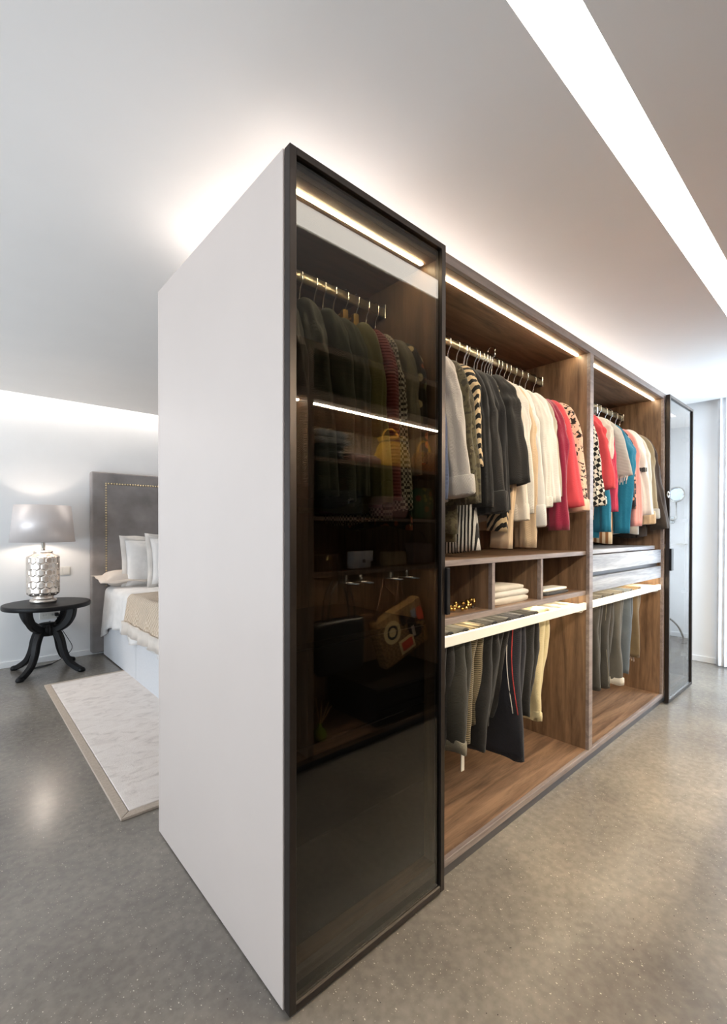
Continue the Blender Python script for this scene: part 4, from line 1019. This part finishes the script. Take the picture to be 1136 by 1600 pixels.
mk('drawstring', ringtube((1.59, -1.16, 1.955), 0.001, 0.001, 6) if False else tube([(1.59+0.09*cos(2*pi*k/24), -1.16+0.09*sin(2*pi*k/24), 1.955) for k in range(25)], 0.006, 6), L_tan, b, smooth=True)
mk('handle', strap(1.50, 1.66, -1.16, 1.97, 2.05), L_yel, b, smooth=True)
b = thing('wicker_bag', 'brown wicker bag with handle on the top shelf'+RF, 'bag', (1.93, -1.16, 1.768))
mk('body', softbox(1.84, 2.03, -1.22, -1.10, 1.769, 1.92, 2), L_wick, b, smooth=True)
mk('handle', strap(1.86, 2.0, -1.16, 1.91, 2.01, 0.008), L_yel, b, smooth=True)
b = thing('folded_scarf', 'cream folded scarf at the shelf left end'+RF, 'scarf', (1.01, -1.15, 1.84))
mk('fold_layer', folded_layer(0.86, 1.14, -1.24, -1.06, 1.86, 0.04, 31), f_cream, b, smooth=True)
mk('fold_layer', folded_layer(0.86, 1.12, -1.24, -1.06, 1.90, 0.04, 32), f_ivory, b, smooth=True)
b = thing('black_hat_box', 'black round box under the cream folded scarf'+RF, 'box', (1.0, -1.15, 1.768))
mk('body', lathe(1.0, -1.15, [(0.11, 1.768), (0.115, 1.77), (0.115, 1.83), (0.10, 1.832)], 32), L_blk, b, smooth=True)
mk('lid', lathe(1.0, -1.15, [(0.12, 1.832), (0.12, 1.855), (0.11, 1.859)], 32), L_blk, b, smooth=True)
b = thing('pink_clutch', 'flat dusty pink clutch lying on the top shelf'+RF, 'bag', (1.27, -1.15, 1.768))
mk('pouch', folded_layer(1.15, 1.41, -1.24, -1.06, 1.768, 0.055, 41), L_pink, b, smooth=True)
mk('flap', folded_layer(1.16, 1.40, -1.245, -1.10, 1.823, 0.014, 42), f_cream, b, smooth=True)
b = thing('multicolour_bag', 'multicoloured woven bag on the second shelf'+RF, 'bag', (1.9, -1.17, 1.428))
mk('body', softbox(1.83, 2.0, -1.23, -1.12, 1.43, 1.66, 5), L_multi, b, smooth=True)
mk('handle', strap(1.85, 1.98, -1.17, 1.65, 1.735, 0.007), L_br, b, smooth=True)
b = thing('brown_slouch_bag', 'brown slouchy shoulder bag on the second shelf'+RF, 'bag', (1.55, -1.16, 1.428))
mk('body', softbox(1.44, 1.70, -1.24, -1.1, 1.43, 1.58, 6), L_pink, b, smooth=True)
mk('strap', strap(1.48, 1.66, -1.17, 1.56, 1.70, 0.006), L_br, b, smooth=True)
b = thing('black_shoulder_bag', 'black shoulder bag with metal ring on the second shelf'+RF, 'bag', (1.12, -1.16, 1.428))
mk('body', softbox(0.98, 1.28, -1.24, -1.1, 1.43, 1.60, 7), L_blk, b, smooth=True)
mk('ring', tube([(1.16+0.025*cos(2*pi*k/16), -1.085, 1.52+0.025*sin(2*pi*k/16)) for k in range(17)], 0.004, 6, ref=(0, 1, 0)), CHROME, b, smooth=True)
b = thing('white_flap_bag', 'small white flap bag with clasp on the third shelf'+RF, 'bag', (1.27, -1.14, 1.104))
mk('body', softbox(1.19, 1.355, -1.17, -1.11, 1.105, 1.215, 8, 0.35, 0.04), L_white, b, smooth=True)
mk('flap', box(1.188, 1.357, -1.110, -1.098, 1.15, 1.218), L_white, b, bevel=0.005, seg=2)
mk('clasp', box(1.262, 1.285, -1.098, -1.090, 1.142, 1.165), BRONZE, b, bevel=0.003)
b = thing('brown_box_bag', 'brown box bag left of the white flap bag'+RF, 'bag', (1.0, -1.14, 1.104))
mk('body', box(0.905, 1.095, -1.20, -1.10, 1.104, 1.205), L_br, b, bevel=0.012, seg=2)
mk('clasp', box(0.98, 1.02, -1.10, -1.092, 1.17, 1.19), GOLD, b, bevel=0.002)
b = thing('tan_woven_bag', 'tan woven bag on the third shelf'+RF, 'bag', (1.58, -1.14, 1.104))
mk('body', softbox(1.49, 1.69, -1.19, -1.10, 1.105, 1.205, 9, 0.4, 0.05), L_tan, b, smooth=True)
mk('handle', strap(1.53, 1.65, -1.145, 1.20, 1.26, 0.006), L_br, b, smooth=True)
b = thing('plum_round_bag', 'dark plum rounded bag on the third shelf'+RF, 'bag', (1.86, -1.15, 1.104))
mk('body', softbox(1.73, 2.0, -1.23, -1.10, 1.105, 1.26, 10, 0.8, 0.1), L_dk, b, smooth=True)
mk('handle', strap(1.78, 1.95, -1.16, 1.25, 1.34, 0.007), L_dk, b, smooth=True)
b = thing('black_tote', 'large black tote hanging from a valet rod'+RF, 'bag', (1.15, -1.1, 0.42))
mk('body', softbox(0.97, 1.35, -1.26, -1.16, 0.45, 0.78, 12, 0.5, 0.05), L_blk, b, smooth=True)
for y in (-1.24, -1.18): mk('strap', strap(1.05, 1.27, y, 0.76, 1.03, 0.007), L_blk, b, smooth=True)
# patched bag, hanging tilted
pb = thing('patched_bag', 'tan canvas bag with sewn patches hanging tilted'+RF, 'bag', (1.66, -1.08, 0.65))
def tl(g, a=0.34, c=(1.66, 0.65), dx=0.055, dz=-0.03):
    V, F = g
    return [(c[0]+dx+(p[0]-c[0])*cos(a)-(p[2]-c[1])*sin(a), p[1]-0.10, c[1]+dz+(p[0]-c[0])*sin(a)+(p[2]-c[1])*cos(a)) for p in V], F
mk('body', tl(box(1.43, 1.90, -1.15, -1.06, 0.475, 0.825)), L_mono, pb, bevel=0.015, seg=2)
def disc(cx, cz, r0, r1, y, n=28):
    return loft([[(cx+r*cos(2*pi*j/n), yy, cz+r*sin(2*pi*j/n)) for j in range(n)] for r, yy in ((r0, y), (r1, y), (r1, y+0.004), (r0, y+0.004), (r0, y))], False, False)
P_cr = plain('cream_patch', s2l(214, 190, 140), 0.7); P_dk = plain('dark_patch', s2l(40, 26, 24), 0.7); P_red = plain('red_patch', s2l(200, 72, 48), 0.7); P_blu = plain('blue_patch', s2l(110, 124, 140), 0.7); P_sil = plain('silver_patch', s2l(180, 170, 160), 0.4)
CXP, CZP = 1.555, 0.705
mk('round_patch', tl(disc(CXP, CZP, 0.052, 0.082, -1.0595)), P_cr, pb)
mk('round_patch', tl(disc(CXP, CZP, 0.034, 0.052, -1.0594)), P_dk, pb)
mk('round_patch', tl(disc(CXP, CZP, 0.0005, 0.034, -1.0593)), P_cr, pb)
mk('stamp_patch', tl(box(1.59, 1.74, -1.0598, -1.056, 0.505, 0.61)), P_cr, pb)
mk('stamp_patch', tl(box(1.61, 1.72, -1.056, -1.053, 0.525, 0.59)), P_red, pb)
mk('leaf_patch', tl(softbox(1.66, 1.70, -1.062, -1.055, 0.70, 0.80, 3, 0.9, 0.2)), P_dk, pb)
mk('dark_patch', tl(join(softbox(1.715, 1.79, -1.062, -1.055, 0.60, 0.72, 4, 0.7, 0.2), softbox(1.75, 1.83, -1.062, -1.055, 0.56, 0.64, 5, 0.7, 0.2))), P_dk, pb)
mk('silver_patch', tl(box(1.735, 1.765, -1.056, -1.051, 0.58, 0.66)), P_sil, pb, bevel=0.001)
mk('blue_patch', tl(box(1.77, 1.82, -1.0598, -1.056, 0.70, 0.77)), P_blu, pb, bevel=0.0015)
mk('red_patch', tl(softbox(1.83, 1.885, -1.062, -1.055, 0.66, 0.76, 6, 0.8, 0.15)), P_red, pb)
mk('strap', tube(smooth_path([(1.47, -1.20, 0.72), (1.52, -1.20, 0.9), (1.545, -1.20, 1.02), (1.57, -1.22, 1.03), (1.60, -1.22, 0.95), (1.72, -1.21, 0.85)], 5), 0.008, 8), L_br, pb, smooth=True)
mk('strap', tube(smooth_path([(1.68, -1.20, 0.84), (1.69, -1.20, 0.95), (1.70, -1.20, 1.03), (1.72, -1.22, 1.03), (1.74, -1.22, 0.95), (1.76, -1.21, 0.87)], 5), 0.008, 8), L_br, pb, smooth=True)
dc = thing('low_drawer_chest', 'low black drawer chest under the hanging bags'+RF, 'drawer chest', (1.7, -1.25, 0.081))
mk('body', box(1.34, 2.09, D0+0.02, OF-0.03, 0.081, 0.30), L_blk, dc)
for z in (0.09, 0.20): mk('drawer', box(1.345, 2.085, OF-0.029, OF-0.012, z, z+0.095), BLACKWOOD, dc, bevel=0.002)
mk('top', box(1.335, 2.095, D0+0.02, OF-0.008, 0.301, 0.325), BRONZE, dc, bevel=0.002)
rd = thing('reed_diffuser', 'green glass reed diffuser with thin sticks on the bottom shelf'+RF, 'diffuser', (0.966, -1.15, 0.081))
mk('bottle', lathe(0.966, -1.15, [(0.03, 0.081), (0.04, 0.09), (0.042, 0.12), (0.034, 0.145), (0.014, 0.16), (0.014, 0.18), (0.01, 0.181)], 24), plain('green_glass', s2l(110, 130, 40), 0.15), rd, smooth=True)
for dx, dy, h in ((-0.03, 0, 0.34), (0.0, 0.02, 0.30), (0.02, -0.01, 0.31), (0.06, 0.01, 0.30), (0.09, 0.0, 0.27)):
    mk('reed', tube([(0.966+dx*0.05, -1.15, 0.17), (0.966+dx, -1.15+dy, h)], 0.0025, 5), plain('reed_stick', s2l(190, 160, 110), 0.7), rd)
